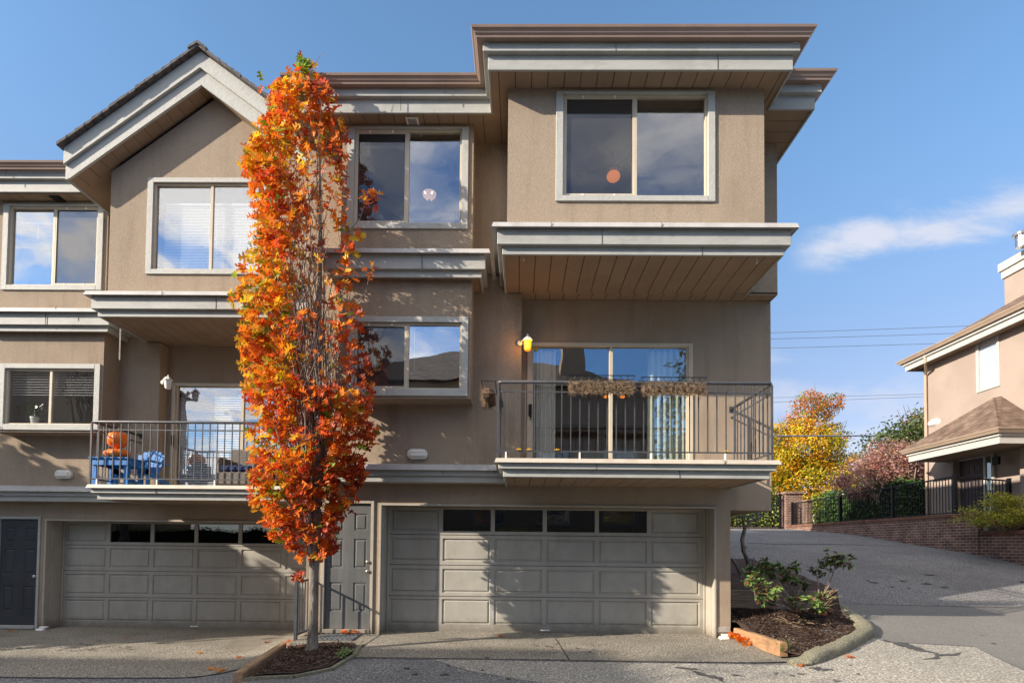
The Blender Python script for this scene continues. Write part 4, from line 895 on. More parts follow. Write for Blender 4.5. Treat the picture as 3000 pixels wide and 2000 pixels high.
# sofa inside the balcony room
t = thing('sofa', 'low grey sofa behind the right balcony door', 'sofa', (1.9, 10.9, 2.75))
b = MB(); b.box(1.05, 2.7, 10.6, 11.3, 2.78, 3.10); b.build('seat', CURTG, t, bevel=.04)
b = MB(); b.box(1.05, 2.7, 11.25, 11.45, 3.0, 3.45); b.build('backrest', CURTG, t, bevel=.05)
t = thing('window_sign', 'small yellow diamond sign stuck inside the balcony door by the lit lantern', 'sign', at(1569.5, 1021, 9.52))
p = at(1569.5, 1021, 9.515); b = MB(); r_ = .055; b.prism([(p.x-r_, p.y, p.z), (p.x, p.y, p.z-r_), (p.x+r_, p.y, p.z), (p.x, p.y, p.z+r_)], [(p.x-r_, p.y+.003, p.z), (p.x, p.y+.003, p.z-r_), (p.x+r_, p.y+.003, p.z), (p.x, p.y+.003, p.z+r_)]); b.build('sign_plate', mat('yellow_plastic', (.45, .33, .03), rough=.5), t)
# pot plants on the left sill
def leafquad(mb, P, D, Nn, l, w, col):
    S = D.cross(Nn).normalized(); m1 = P+D*(l*.5)
    mb.quad(P, m1+S*(w/2), P+D*l, m1-S*(w/2), col=col)
def pot_plant(x, y, z, h, label, sc=1):
    t = thing('pot_plant', label, 'plant', (x, y, z), None)
    b = MB(); b.lathe((x, y, z), [(.055*sc, 0), (.075*sc, .13*sc), (.082*sc, .13*sc), (.082*sc, .15*sc), (.06*sc, .15*sc)], 16); b.build('pot', WHITE, t, smooth=False)
    f = MB()
    for i in range(90):
        a = rnd.uniform(0, 6.28); e = rnd.uniform(.1, 1.3); D = Vector((math.cos(a)*math.cos(e), math.sin(a)*math.cos(e), math.sin(e))); P = Vector((x, y, z+.14*sc))+D*rnd.uniform(.0, h)
        g_ = rnd.uniform(.7, 1.3); leafquad(f, P, D, Vector((rnd.uniform(-1, 1), rnd.uniform(-1, 1), 1)).normalized(), .07, .03, (.03*g_, .07*g_, .02*g_))
    f.build('foliage', LEAFG, t, fix=False)
p = at(105, 1225, 10.62); pot_plant(p.x, 10.60, 3.74, .28, 'leafy plant in a white pot on the lower left window sill')
p = at(82, 1225, 10.62); pot_plant(p.x, 10.75, 3.74, .20, 'smaller plant in a white pot behind the one on the lower left sill', .8)

# ------------------------------------------------------------------ ground-level things by the houses
# door mat
p = at(930, 1870, 9.0)
b = MB(); x0, x1, y0, y1 = -3.22, -2.62, 8.86, 9.40; z = gz(-2.9, 9.1)+.012
for i in range(15):
    for j in range(11):
        if (i+j) % 2 == 0: b.box(x0+(x1-x0)*i/15, x0+(x1-x0)*(i+.98)/15, y0+(y1-y0)*j/11, y0+(y1-y0)*(j+.98)/11, z+.012, z+.022)
b.box(x0-.01, x1+.01, y0-.01, y1+.01, z, z+.012)
tag(b.build('doormat', MATB, org=(-2.92, 9.13, z)), 'grey woven rubber doormat in front of the grey entry door', 'doormat')
# slab in front of entry
b = MB(); b.box(-3.50, -2.44, 8.64, 9.47, -.20, gz(-2.9, 9.1)+.006); struct(b.build('entry_slab', AGG))
# short metal railing by the tree
t = thing('step_railing', 'short grey metal handrail with thin bars between the tree and left garage', 'railing', (-3.5, 9.1, 0))
b = MB(); b.box(-3.545, -3.495, 8.86, 8.91, -.12, 1.0); b.build('newel_post', RAIL, t, bevel=.003)
b = MB(); b.box(-3.535, -3.505, 8.91, 9.46, .90, .93); b.build('top_rail', RAIL, t)
b = MB(); b.box(-3.535, -3.505, 8.91, 9.46, .06, .09); b.build('bottom_rail', RAIL, t)
for i in range(4): b = MB(); yy = 9.0+.12*i; b.box(-3.528, -3.512, yy, yy+.016, .09, .90); b.build('baluster', RAIL, t)
# tree bed
def bedz(x, y): return gz(x, y)+.035+.02*mnoise.noise(Vector((x*3, y*3, 0)))
struct(sheet('soil_bed', [(-3.50, 8.60), (-3.36, 7.05), (-2.80, 7.02), (-2.45, 7.35), (-2.35, 8.0), (-2.48, 8.60)], 0, SOIL, .12, bedz))
def beam(name, p0, p1, w, h, mt, label, cat, z0=None, z1=None):
    a = Vector((*p0, z0 if z0 is not None else gz(*p0))); c_ = Vector((*p1, z1 if z1 is not None else gz(*p1))); d = (c_-a).normalized(); n_ = Vector((-d.y, d.x, 0)).normalized()*w/2; U_ = Vector((0, 0, 1))
    m_ = MB(); ch = .02
    def sec(P): return [P-n_, P+n_, P+n_+U_*(h-ch), P+n_*.75+U_*h, P-n_*.75+U_*h, P-n_+U_*(h-ch)]
    m_.prism(sec(a), sec(c_)); o = m_.build(name, mt, org=a); return tag(o, label, cat)
beam('timber_edging', (-3.46, 6.95), (-3.58, 8.55), .11, .13, TIMB2, 'weathered brown timber along the left edge of the tree bed', 'timber edging')
m_ = MB()
ring = [(-3.40, 6.98), (-3.0, 6.93), (-2.76, 6.96), (-2.40, 7.28), (-2.29, 7.9), (-2.40, 8.62)]
for a, c_ in zip(ring, ring[1:]):
    for i in range(4):
        t0, t1 = i/4, (i+1)/4; p0 = (a[0]+(c_[0]-a[0])*t0, a[1]+(c_[1]-a[1])*t0); p1 = (a[0]+(c_[0]-a[0])*t1, a[1]+(c_[1]-a[1])*t1); d = Vector((p1[0]-p0[0], p1[1]-p0[1])).normalized(); n_ = Vector((-d.y, d.x))*.03
        z0, z1 = gz(*p0), gz(*p1)
        m_.prism([(p0[0]-n_.x, p0[1]-n_.y, z0-.05), (p0[0]+n_.x, p0[1]+n_.y, z0-.05), (p0[0]+n_.x, p0[1]+n_.y, z0+.035), (p0[0]-n_.x, p0[1]-n_.y, z0+.035)], [(p1[0]-n_.x, p1[1]-n_.y, z1-.05), (p1[0]+n_.x, p1[1]+n_.y, z1-.05), (p1[0]+n_.x, p1[1]+n_.y, z1+.035), (p1[0]-n_.x, p1[1]-n_.y, z1+.035)])
struct(m_.build('bed_kerb', KERB))

# ------------------------------------------------------------------ right planter
def soilz(x, y):
    if y < 10.05: base = lerpt([(7.6, .05), (8.4, .10), (9.2, .20), (10.05, .46)], y)
    else: base = lerpt([(10.05, .76), (12, 1.02), (16, 1.5)], y)
    return base+.03*mnoise.noise(Vector((x*2.5, y*2.5, 3)))+.02*mnoise.noise(Vector((x*9, y*9, 3)))
KP = [(3.70, 7.70), (3.95, 7.72), (4.25, 7.92), (4.64, 8.20), (5.1, 8.58), (5.50, 8.94), (5.66, 9.25), (5.78, 9.8), (5.84, 10.5), (5.88, 11.3), (5.86, 12.4), (5.8, 13.8)]
inner = [(x-.10, y+.06) for x, y in KP]
struct(sheet('soil_bed', [(3.70, 8.02), (3.86, 7.80)]+inner+[(3.5, 13.8), (3.5, 9.5), (3.66, 9.45)], 0, SOIL, .13, soilz))
m_ = MB(); rings = []; rr = random.Random(5)
KPd = []
for a, c_ in zip(KP, KP[1:]):
    n_ = max(2, int(math.dist(a, c_)/.07))
    for i in range(n_): KPd.append((a[0]+(c_[0]-a[0])*i/n_, a[1]+(c_[1]-a[1])*i/n_))
KPd.append(KP[-1])
for _ in range(1): KPd = [KPd[0]]+[((KPd[i-1][0]+2*KPd[i][0]+KPd[i+1][0])/4, (KPd[i-1][1]+2*KPd[i][1]+KPd[i+1][1])/4) for i in range(1, len(KPd)-1)]+[KPd[-1]]
for i, (x, y) in enumerate(KPd):
    a = KPd[max(i-1, 0)]; c_ = KPd[min(i+1, len(KPd)-1)]; d = Vector((c_[0]-a[0], c_[1]-a[1])).normalized(); n_ = Vector((d.y, -d.x)); g = gz(x, y); e = min(1, (i+1)/5)
    prof = [(.115, -.06), (.12, .06), (.095, .115), (.05, .132), (-.02, .134), (-.08, .125), (-.115, .09), (-.13, -.01)]
    R = []
    for j, (o_, h_) in enumerate(prof):
        w_ = 1+.16*mnoise.noise(Vector((x*3.1, y*3.1, j*.7)))+.15*mnoise.noise(Vector((x*9, y*9, j*2.)))
        R.append((x+n_.x*o_*w_*(.5+.5*e), y+n_.y*o_*w_*(.5+.5*e), g+h_*w_*(.35+.65*e)))
    rings.append(R)
k = 8; m_.add([v_ for R in rings for v_ in R], [(i*k+j, i*k+j+1, (i+1)*k+j+1, (i+1)*k+j) for i in range(len(rings)-1) for j in range(k-1)]+[tuple(range(k)), tuple(range((len(rings)-1)*k, len(rings)*k))])
o = m_.build('kerb', KERB, smooth=True); struct(o)
m_ = MB()
for i in range(5):
    sd = i*3.3; x, y = 3.92+.12*i*(.7), 7.66+.06*i
    m_.ball((x, y, gz(x, y)+.03), .10, .08, .055, 10, 6, lambda q_: 1+.3*mnoise.noise(q_*1.8+Vector((sd, 0, 0))))
struct(m_.build('kerb_rubble', KERB))
beam('timber_edging', (3.66, 9.44), (3.76, 8.0), .115, .20, TIMB, 'fresh orange-brown timber along the front edge of the right planter', 'timber edging', -.01, .0)
t = thing('retaining_timber', 'dark old timber boards holding back the upper soil of the right planter', 'retaining wall', (4.4, 10.02, .4))
for k in range(2): b = MB(); b.box(3.60, 5.30, 9.98+.012*k, 10.06+.012*k, .40+.19*k, .583+.19*k); b.build('board', TIMBO, t, bevel=.006)
def chips(name, n, region, zf, label, seed, org):
    rr = random.Random(seed); m_ = MB(); cols = [(.10, .062, .045), (.055, .034, .026), (.16, .105, .075), (.035, .022, .018), (.22, .16, .12)]; k = 0
    xs = [p_[0] for p_ in region]; ys = [p_[1] for p_ in region]
    while k < n:
        x, y = rr.uniform(min(xs), max(xs)), rr.uniform(min(ys), max(ys))
        if not inpoly(x, y, region): continue
        k += 1; P = Vector((x, y, zf(x, y)+rr.uniform(.002, .02))); D = Vector((rr.uniform(-1, 1), rr.uniform(-1, 1), rr.uniform(-.35, .35))).normalized(); S = D.cross(Vector((rr.uniform(-.6, .6), rr.uniform(-.6, .6), 1))).normalized(); l = rr.uniform(.012, .034); w_ = rr.uniform(.004, .010)
        m_.quad(P-D*l-S*w_, P+D*l-S*w_, P+D*l+S*w_, P-D*l+S*w_, col=rr.choice(cols))
    tag(m_.build(name, LEAF, org=org, fix=False), label, 'mulch', kind='stuff')
chips('bark_chips', 5200, [(3.72, 8.02), (3.9, 7.85), (4.5, 8.22), (5.35, 9.0), (5.6, 9.5), (5.62, 9.97), (3.62, 9.97), (3.62, 9.46), (3.75, 9.4)], soilz, 'dark bark chips covering the front soil of the right planter', 61, (4.6, 9, .2))
chips('bark_chips', 2400, [(-3.48, 8.58), (-3.34, 7.08), (-2.82, 7.05), (-2.48, 7.37), (-2.38, 8.0), (-2.5, 8.58)], bedz, 'dark bark chips covering the soil around the oak trunk', 62, (-2.9, 7.9, 0))
# white drain shoes
def shoe(x, y, z, label):
    t = thing('drain_outlet', label, 'drain', (x, y, z), None)
    b = MB(); b.box(x-.10, x+.06, y-.10, y+.02, z, z+.055); b.build('hood', WHITE, t, bevel=.018)
    b = MB(); b.box(x-.05, x+.08, y-.07, y+.03, z+.055, z+.09); b.build('collar', WHITE, t, bevel=.012)
shoe(3.44, 9.40, .0, 'white plastic drain outlet at the foot of the right garage corner')
shoe(-9.42, 11.08, -.27, 'white plastic drain outlet between the dark door and the left garage')

# ------------------------------------------------------------------ oak leaves
HALF = [(0, 0), (.035, .13), (.24, .12), (.27, .22), (.08, .31), (.09, .38), (.40, .42), (.42, .53), (.11, .58), (.10, .66), (.29, .76), (.25, .85), (.06, .83), (0, 1)]
HLOW = [(0, 0), (.25, .16), (.08, .33), (.42, .48), (.11, .62), (.29, .82), (0, 1)]
def oakleaf(mb, P, D, Nn, l, col, curl=.35, prof=HALF):
    S = D.cross(Nn).normalized(); Up = S.cross(D)
    for s_ in (1, -1):
        prev = None
        for (a, b) in prof:
            o_ = P+D*(b*l)+S*(s_*a*l)+Up*(abs(a)*curl*l-.25*b*b*l*curl); c_ = P+D*(b*l)-Up*(.25*b*b*l*curl)
            if prev:
                mb.quad(prev[1], prev[0], o_, c_, col=col) if prev[0] != prev[1] else mb.quad(c_, prev[0], o_, col=col)
            prev = (o_, c_)
PAL = dict(org=(.78, .165, .010), red=(.60, .062, .008), yel=(.80, .42, .015), grn=(.24, .28, .015), dred=(.36, .045, .010), amb=(.80, .25, .010))
def zx(px, py): return at(px, py, 8.2)
prof_pts = [(175, 872, 915), (215, 862, 922), (250, 815, 965), (320, 782, 1018), (390, 762, 1030), (450, 728, 1036), (515, 712, 1030), (580, 730, 1035), (670, 742, 1035), (740, 742, 1060), (800, 715, 1060), (865, 680, 1035), (930, 703, 1088), (990, 715, 1090), (1030, 706, 1088), (1100, 715, 1095), (1160, 722, 1115), (1225, 735, 1118), (1290, 733, 1118), (1350, 735, 1095), (1415, 735, 1080), (1480, 738, 1055), (1540, 770, 1030), (1580, 800, 1010), (1610, 845, 1000), (1640, 858, 965)]
PR = [(zx(917, y).z, zx(l, y).x, zx(r, y).x) for y, l, r in prof_pts][::-1]
def bounds(z):
    l_, r_ = lerpt([(a, b) for a, b, c in PR], z), lerpt([(a, c) for a, b, c in PR], z); k = .03+.05*mnoise.noise(Vector((0, 2.2, z*1.7))); k2 = .035+.06*mnoise.noise(Vector((4, 1.2, z*1.9))); return l_+k, max(l_+k+.1, r_-k2)
TX, TY = -2.97, 8.12
oak = thing('oak_tree', 'narrow upright oak with orange and red autumn leaves standing between the garages', 'tree', (TX, TY, gz(TX, TY)))
tr = MB(); z0 = gz(TX, TY)-.03
tr.tube([(TX, TY, z0), (TX, TY, z0+.05), (TX, TY, z0+.12), (TX+.005, TY, z0+.4), (TX+.005, TY, z0+.8), (TX, TY, z0+1.2), (TX, TY, z0+1.36), (TX, TY, z0+1.5), (TX+.01, TY, z0+2.3), (TX, TY, z0+4), (TX, TY, z0+6), (TX-.05, TY, z0+7.6)],
        [.13, .10, .082, .070, .067, .068, .080, .10, .058, .045, .025, .008], 14)
tr.build('trunk', BARK, oak, smooth=True)
br = MB(); rb = random.Random(11); zc0 = z0+1.38
tips = []
for i in range(100):
    a = rb.uniform(0, 6.283); zb = zc0+rb.uniform(0, .35)+(rb.random()**1.5*2.2 if i > 45 else 0); zt = min(8.5, zb+rb.uniform(1.2, 4.2)+(1.5 if i % 3 == 0 else 0))
    pts = []; rads = []; n_ = 8; fr = rb.uniform(.35, .95)
    r0 = rb.uniform(.012, .024) if i < 46 else rb.uniform(.007, .012)
    wob = rb.uniform(0, 20)
    for k in range(n_+1):
        t_ = k/n_; z = zb+(zt-zb)*t_; l_, r_ = bounds(z); cx_, hw = (l_+r_)/2, (r_-l_)/2
        q_ = (t_**.55)*fr
        x = TX+(cx_+hw*.9*math.cos(a)*q_-TX)*min(1, q_*1.3+.12)+.035*mnoise.noise(Vector((wob, z*1.3, 0))); y = TY+.62*hw*math.sin(a)*q_+.035*mnoise.noise(Vector((wob, 9, z*1.3)))
        if k == 0: x, y = TX+.05*math.cos(a), TY+.05*math.sin(a)
        pts.append((x, y, z)); rads.append(r0*(1-t_*.82))
    br.tube(pts, rads, 5, caps=False); tips.append(pts)
    for s_ in range(5):
        k = rb.randint(2, n_); P = Vector(pts[k]); d = Vector((rb.uniform(-.5, .5), rb.uniform(-.5, .5), 1)).normalized(); L_ = rb.uniform(.25, .6)
        br.tube([P, P+d*L_*.5+Vector((rb.uniform(-.03, .03), 0, 0)), P+d*L_], [.005, .004, .002], 4, caps=False)
sp = zx(1085, 790); base_ = zx(1050, 905)
br.tube([base_, (base_+sp)/2+Vector((.03, 0, 0)), sp], [.005, .004, .003], 4); sp2 = zx(1075, 580)
br.tube([zx(1020, 680), zx(1055, 640), sp2], [.006, .005, .003], 4)
br.build('branch', TWIG, oak, fix=False)
lf = MB(); rl_ = random.Random(23); cnt = 0
zmin, zmax = PR[0][0], PR[-1][0]
def oakcol(x, z, xn, r_):
    nz = mnoise.noise(Vector((x*2.2, z*1.6, 5.1))); n2_ = mnoise.noise(Vector((x*5, z*5, 1.7)))
    v_ = .05-.22*xn+.55*nz+.5*n2_+r_.uniform(-.45, .45)
    v_ -= .22*max(0, min(1, (4.2-z)/2.0))
    top = max(0, (z-8.2)/.5); low = max(0, (3.2-z)/1.4)
    if v_ > .62-.3*low-.9*top: c = PAL['grn'] if r_.random() < .55+.3*top else PAL['yel']
    elif v_ > .34: c = PAL['yel']
    elif v_ > .14: c = PAL['amb']
    elif v_ > -.22: c = PAL['org']
    elif v_ > -.48: c = PAL['red']
    else: c = PAL['dred']
    if r_.random() < .05: c = PAL['grn']
    g_ = r_.uniform(.68, 1.2); d_ = .05*r_.random(); return (c[0]*g_*.92+d_*.3, c[1]*g_*r_.uniform(.8, 1.25)+d_*.35, c[2]*g_+d_*.35)
ntot = 5600; tries = 0
while cnt < ntot and tries < 140000:
    tries += 1
    z = zmin+(zmax-zmin)*rl_.random(); l_, r_ = bounds(z)
    if rl_.random() > ((r_-l_)/2.0)**1.35: continue
    cx_, hw = (l_+r_)/2, (r_-l_)/2
    a = rl_.uniform(0, 6.283); rho = rl_.random()**.42
    xn = rho*math.cos(a); x = cx_+hw*xn*1.0
    # clumpy
    if mnoise.noise(Vector((x*3.4, z*2.6, math.sin(a)*2))) < -.06 and rl_.random() < .88: continue
    if 3.7 < z < 7.7 and .0 < xn < .66 and rl_.random() < .80: continue
    if 3.4 < z < 7.8 and xn > .62 and rl_.random() < .42: continue
    y = TY+.62*hw*rho*math.sin(a)
    D = Vector((math.cos(a)*.8+rl_.uniform(-.8, .8), math.sin(a)*.6-.45+rl_.uniform(-.6, .6), rl_.uniform(-.9, .55))).normalized()
    Nn = Vector((rl_.uniform(-.9, .5), rl_.uniform(-1.3, .2), rl_.uniform(-.1, 1))).normalized()
    P = Vector((x, y, z)); l__ = rl_.uniform(.09, .20); P = P-D*l__*.5
    near = y < TY+.1
    oakleaf(lf, P, D, Nn, l__, oakcol(x, z, xn, rl_), rl_.uniform(.1, .6), HALF if near else HLOW); cnt += 1
def sprig(px, py, n, r=.12):
    c_ = zx(px, py)
    for i in range(n):
        D = Vector((rl_.uniform(-1, 1), rl_.uniform(-1, .3), rl_.uniform(-1, .6))).normalized(); Nn = Vector((rl_.uniform(-.5, .5), -1, rl_.uniform(-.2, .8))).normalized()
        oakleaf(lf, c_+Vector((rl_.uniform(-r, r), rl_.uniform(-r, r), rl_.uniform(-r, r)))*.7, D, Nn, rl_.uniform(.10, .16), oakcol(c_.x, c_.z, .8, rl_), .4)
sprig(1085, 788, 5, .06); sprig(1078, 575, 14, .14); sprig(1060, 700, 6, .1); sprig(690, 880, 10, .12); sprig(782, 245, 4, .08); sprig(893, 190, 14, .09); sprig(872, 1680, 9, .06); sprig(1095, 590, 5, .08)
lf.build('foliage', LEAF, oak, fix=False)

# fallen leaves
proto = None; FL = []
def fallen(x, y, z, label, group, l=.13, col=None, tilt=.35):
    m_ = MB(); c = col or PAL[rnd.choice(['org', 'org', 'red', 'amb'])]; g_ = rnd.uniform(.7, 1.05); a = rnd.uniform(0, 6.28)
    D = Vector((math.cos(a), math.sin(a), rnd.uniform(-.1, .25)*tilt*2)).normalized(); Nn = Vector((rnd.uniform(-tilt, tilt), rnd.uniform(-tilt, tilt), 1)).normalized()
    oakleaf(m_, Vector((x, y, z+.012))-D*l/2, D, Nn, l*rnd.uniform(.8, 1.1), tuple(v_*g_ for v_ in c), .45)
    o = m_.build('fallen_leaf', LEAF, org=(x, y, z), fix=False); tag(o, label, 'leaf', group)
for i in range(34):
    a = rnd.random(); x = 3.50+.45*a+rnd.uniform(-.05, .05); y = 9.36-.75*a*rnd.uniform(.5, 1)+rnd.uniform(-.05, .04)
    if x > 3.60: x = 3.60+rnd.uniform(-.12, 0)
    fallen(x, y, gz(x, y)+.012+rnd.uniform(0, .07), 'orange leaf in the heap of leaves against the fresh planter timber', 'heap of leaves by the planter timber', .14, tilt=.9)
for i in range(9): fallen(-2.72+rnd.uniform(-.22, .14), 9.36+rnd.uniform(-.05, .06), gz(-2.7, 9.3)+.035+rnd.uniform(0, .03), 'orange leaf on the back edge of the grey doormat', 'leaves on the doormat', tilt=.7)
for px_, py_, lb in ((700, 1926, 'brown leaf on the apron nearest to the timber of the tree bed'), (618, 1961, 'orange leaf, left one of a pair near the front edge of the left apron'), (650, 1964, 'orange leaf, right one of a pair near the front edge of the left apron'), (372, 1868, 'lone brown leaf close to the left garage door'), (30, 1848, 'brown leaf in front of the charcoal entry door at the far left'), (780, 1882, 'leaf on the apron left of the step railing'), (835, 1884, 'bright orange leaf beside the foot of the step railing'), (850, 1878, 'orange leaf touching the foot of the step railing'), (586, 1912, 'small orange leaf in the middle of the left apron'), (880, 1905, 'orange leaf on the mulch just left of the oak trunk'), (840, 1893, 'leaf at the upper end of the tree bed timber')):
    d = ray(px_, py_); tt = 6.
    for _ in range(30): P = EYE+d*tt; tt += (gz(P.x, P.y)+.012-P.z)/d.z if abs(d.z) > 1e-4 else 0
    P = EYE+d*tt; fallen(P.x, P.y, P.z+(.04 if px_ == 880 else 0), lb, 'scattered leaves on the left apron', .15, tilt=.3)
for px_, py_, lb in ((2347, 1937, 'curled orange leaf against the front of the mossy kerb'), (2491, 1931, 'flat orange leaf on the pale asphalt in front of the kerb'), (2420, 1800, 'orange leaf lying on the inner side of the kerb'), (1470, 1857, 'small brown leaf at the foot of the right garage door')):
    P = at(px_, py_, {2347: 7.6, 2491: 7.85, 2420: 9.6, 1470: 9.4}[px_]); fallen(P.x, P.y, (gz(P.x, P.y)+.012) if px_ != 2420 else P.z, lb, None, .16, tilt=.4)
for px_, lb in ((1517, 'first from the left'), (1547, 'second from the left'), (1629, 'third from the left'), (2124, 'last, at the right')):
    P = at(px_, 1318, 7.945); m_ = MB(); oakleaf(m_, Vector((P.x-.03, 7.93, 2.885)), Vector((1, 0, .15)).normalized(), Vector((0, -.5, 1)), .09, (.75, .42, .03), .4)
    tag(m_.build('fallen_leaf', LEAF, org=(P.x, 7.93, 2.885), fix=False), 'small yellow leaf on the lower balcony rail, %s' % lb, 'leaf')

# ------------------------------------------------------------------ planter shrubs
def broadleaf(mb, P, D, Nn, l, w, col):
    S = D.cross(Nn).normalized(); U_ = S.cross(D)
    for s_ in (1, -1):
        pr = [(0, 0), (.5, .25), (.55, .5), (.32, .8), (0, 1)]; prev = None
        for a, b in pr:
            o_ = P+D*b*l+S*(s_*a*w)+U_*(a*w*.5-.18*b*b*l); c_ = P+D*b*l-U_*(.18*b*b*l)
            if prev: mb.quad(prev[1], prev[0], o_, c_, col=col)
            prev = (o_, c_)
def shrub(name, label, base, stems, leafn, greens, l=.10, seed=1, spread=.16, cat='shrub', bare=0):
    rr = random.Random(seed); t = thing(name, label, cat, base); s = MB(); f = MB()
    for pts in stems:
        pts = [Vector(p_) for p_ in pts]; s.tube(pts, [max(.005, .016-.011*i/(len(pts)-1)) for i in range(len(pts))], 6)
        tip = pts[-1]
        for k in range(6):
            q_ = pts[-2].lerp(tip, rr.uniform(.3, 1)); e = q_+Vector((rr.uniform(-1, 1), rr.uniform(-1, 1), rr.uniform(-.2, .9))).normalized()*spread*rr.uniform(.6, 1.2)
            s.tube([q_, q_.lerp(e, .5)+Vector((0, 0, .01)), e], [.006, .004, .003], 5, caps=False)
            for j in range(leafn):
                c_ = rr.choice(greens); g_ = rr.uniform(.7, 1.4); D = Vector((rr.uniform(-1, 1), rr.uniform(-1, .4), rr.uniform(-.5, .6))).normalized()
                broadleaf(f, e+Vector((rr.uniform(-1, 1), rr.uniform(-1, 1), rr.uniform(-1, 1)))*.035, D, Vector((rr.uniform(-.6, .3), rr.uniform(-.8, .2), 1)).normalized(), l*rr.uniform(.6, 1.2), l*.48, tuple(v_*g_ for v_ in c_))
    s.build('stem', TWIG, t, smooth=True, fix=False); f.build('foliage', LEAFG, t, fix=False); return t
GR = [(.05, .10, .018), (.09, .15, .03), (.13, .20, .05), (.05, .075, .02), (.12, .05, .03)]
A9 = lambda x, y, Y: tuple(at(x, y, Y))
b0 = A9(2330, 1795, 9.6)
shrub('leafy_shrub', 'sprawling green broad-leaved shrub leaning left over the planter timber', b0,
      [[b0, A9(2290, 1760, 9.5), A9(2240, 1715, 9.4), A9(2195, 1690, 9.3)], [b0, A9(2300, 1740, 9.6), A9(2265, 1690, 9.6), A9(2235, 1665, 9.5)], [b0, A9(2260, 1750, 9.2), A9(2270, 1735, 9.1), A9(2262, 1735, 9.0)],
       [b0, A9(2300, 1720, 9.8), A9(2285, 1700, 9.8), A9(2272, 1682, 9.8)], [b0, A9(2330, 1740, 9.8), A9(2310, 1715, 9.7), A9(2300, 1690, 9.7)], [b0, A9(2250, 1770, 9.3), A9(2215, 1760, 9.2), A9(2205, 1700, 9.2)],
       [b0, A9(2345, 1775, 9.4), A9(2355, 1768, 9.4), A9(2350, 1760, 9.4)], [b0, A9(2250, 1745, 9.6), A9(2215, 1720, 9.5), A9(2200, 1672, 9.5)], [b0, A9(2300, 1775, 9.2), A9(2260, 1765, 9.1), A9(2240, 1757, 9.0)], [b0, A9(2290, 1700, 9.9), A9(2305, 1680, 9.9), A9(2320, 1672, 9.9)], [b0, A9(2350, 1775, 9.5), A9(2372, 1762, 9.5), A9(2392, 1752, 9.6)], [b0, A9(2345, 1785, 9.3), A9(2368, 1782, 9.3), A9(2385, 1778, 9.3)], [b0, A9(2335, 1760, 9.7), A9(2340, 1735, 9.8), A9(2350, 1712, 9.8)], [b0, A9(2260, 1730, 9.7), A9(2225, 1690, 9.6), A9(2215, 1662, 9.6)], [b0, A9(2280, 1730, 9.6), A9(2250, 1690, 9.6), A9(2250, 1652, 9.6)], [b0, A9(2300, 1730, 9.6), A9(2280, 1700, 9.5), A9(2268, 1672, 9.5)]], 9, GR, .10, 4, .15)
b1 = A9(2385, 1785, 9.5)
shrub('leggy_shrub', 'leggy shrub with bare lower stems and a dark leafy tuft beside the kerb', b1,
      [[b1, A9(2410, 1745, 9.5), A9(2428, 1715, 9.5), A9(2447, 1660, 9.5), A9(2455, 1645, 9.5)], [A9(2447, 1665, 9.5), A9(2470, 1652, 9.4), A9(2490, 1656, 9.4)], [A9(2447, 1662, 9.5), A9(2440, 1640, 9.6), A9(2432, 1632, 9.6)],
       [A9(2440, 1675, 9.5), A9(2418, 1664, 9.7), A9(2410, 1650, 9.7)], [A9(2400, 1745, 9.5), A9(2395, 1690, 9.8), A9(2380, 1668, 9.9)], [A9(2447, 1662, 9.5), A9(2462, 1642, 9.5), A9(2478, 1636, 9.5)], [b1, A9(2390, 1750, 9.6), A9(2402, 1752, 9.6), A9(2405, 1748, 9.6)]], 5, [(.06, .09, .02), (.10, .16, .04), (.10, .035, .02), (.045, .06, .018), (.16, .22, .07)], .10, 8, .11)
s = MB(); rr = random.Random(12)
for k in range(26):
    a = rr.uniform(0, 6.28); P = Vector(A9(2360+rr.uniform(-50, 45), 1800+rr.uniform(-5, 25), 9.4)); P.z = soilz(P.x, P.y)+.01; pts = [P]
    for i in range(4): P = P+Vector((math.cos(a)*.07, math.sin(a)*.07, rr.uniform(-.01, .045))); a += rr.uniform(-.7, .7); pts.append(P)
    s.tube(pts, [.006, .006, .005, .004, .002], 5, caps=False)
for k in range(10):
    P = Vector(A9(2420+rr.uniform(-10, 10), 1745+rr.uniform(-10, 30), 9.45)); D = Vector((rr.uniform(.1, 1), rr.uniform(-.5, .2), rr.uniform(.1, .8))).normalized()
    s.tube([P, P+D*.12+Vector((0, 0, .02)), P+D*.26], [.006, .005, .002], 5, caps=False)
tag(s.build('dead_twigs', STRAW, org=A9(2370, 1805, 9.4), fix=False), 'tangle of dry pale twigs at the foot of the leggy shrub', 'twigs', kind='stuff')
def tuft(px, py, Y, h, n, label, col=(.16, .26, .04)):
    P0 = at(px, py, Y); m_ = MB(); rr = random.Random(int(px))
    for k in range(n):
        a = rr.uniform(0, 6.28); D = Vector((math.cos(a)*.5, math.sin(a)*.5, 1)).normalized(); w_ = Vector((-math.sin(a), math.cos(a), 0))*.004; hh = h*rr.uniform(.5, 1.1); g_ = rr.uniform(.6, 1.3); c_ = tuple(v_*g_ for v_ in col)
        B = P0+Vector((rr.uniform(-.05, .05), rr.uniform(-.05, .05), 0)); m1 = B+D*hh*.6; e = B+D*hh+Vector((math.cos(a)*hh*.35, math.sin(a)*hh*.35, -hh*.15))
        m_.quad(B-w_, B+w_, m1+w_*.8, m1-w_*.8, col=c_); m_.quad(m1-w_*.8, m1+w_*.8, e, col=c_)
    tag(m_.build('grass_tuft', LEAF, org=P0, fix=False), label, 'grass')
tuft(2293, 1908, 8.05, .24, 60, 'bright green grass tuft in the front corner of the right planter')
tuft(2410, 1780, 9.75, .15, 60, 'green grass tuft inside the back bend of the kerb', (.12, .22, .04))
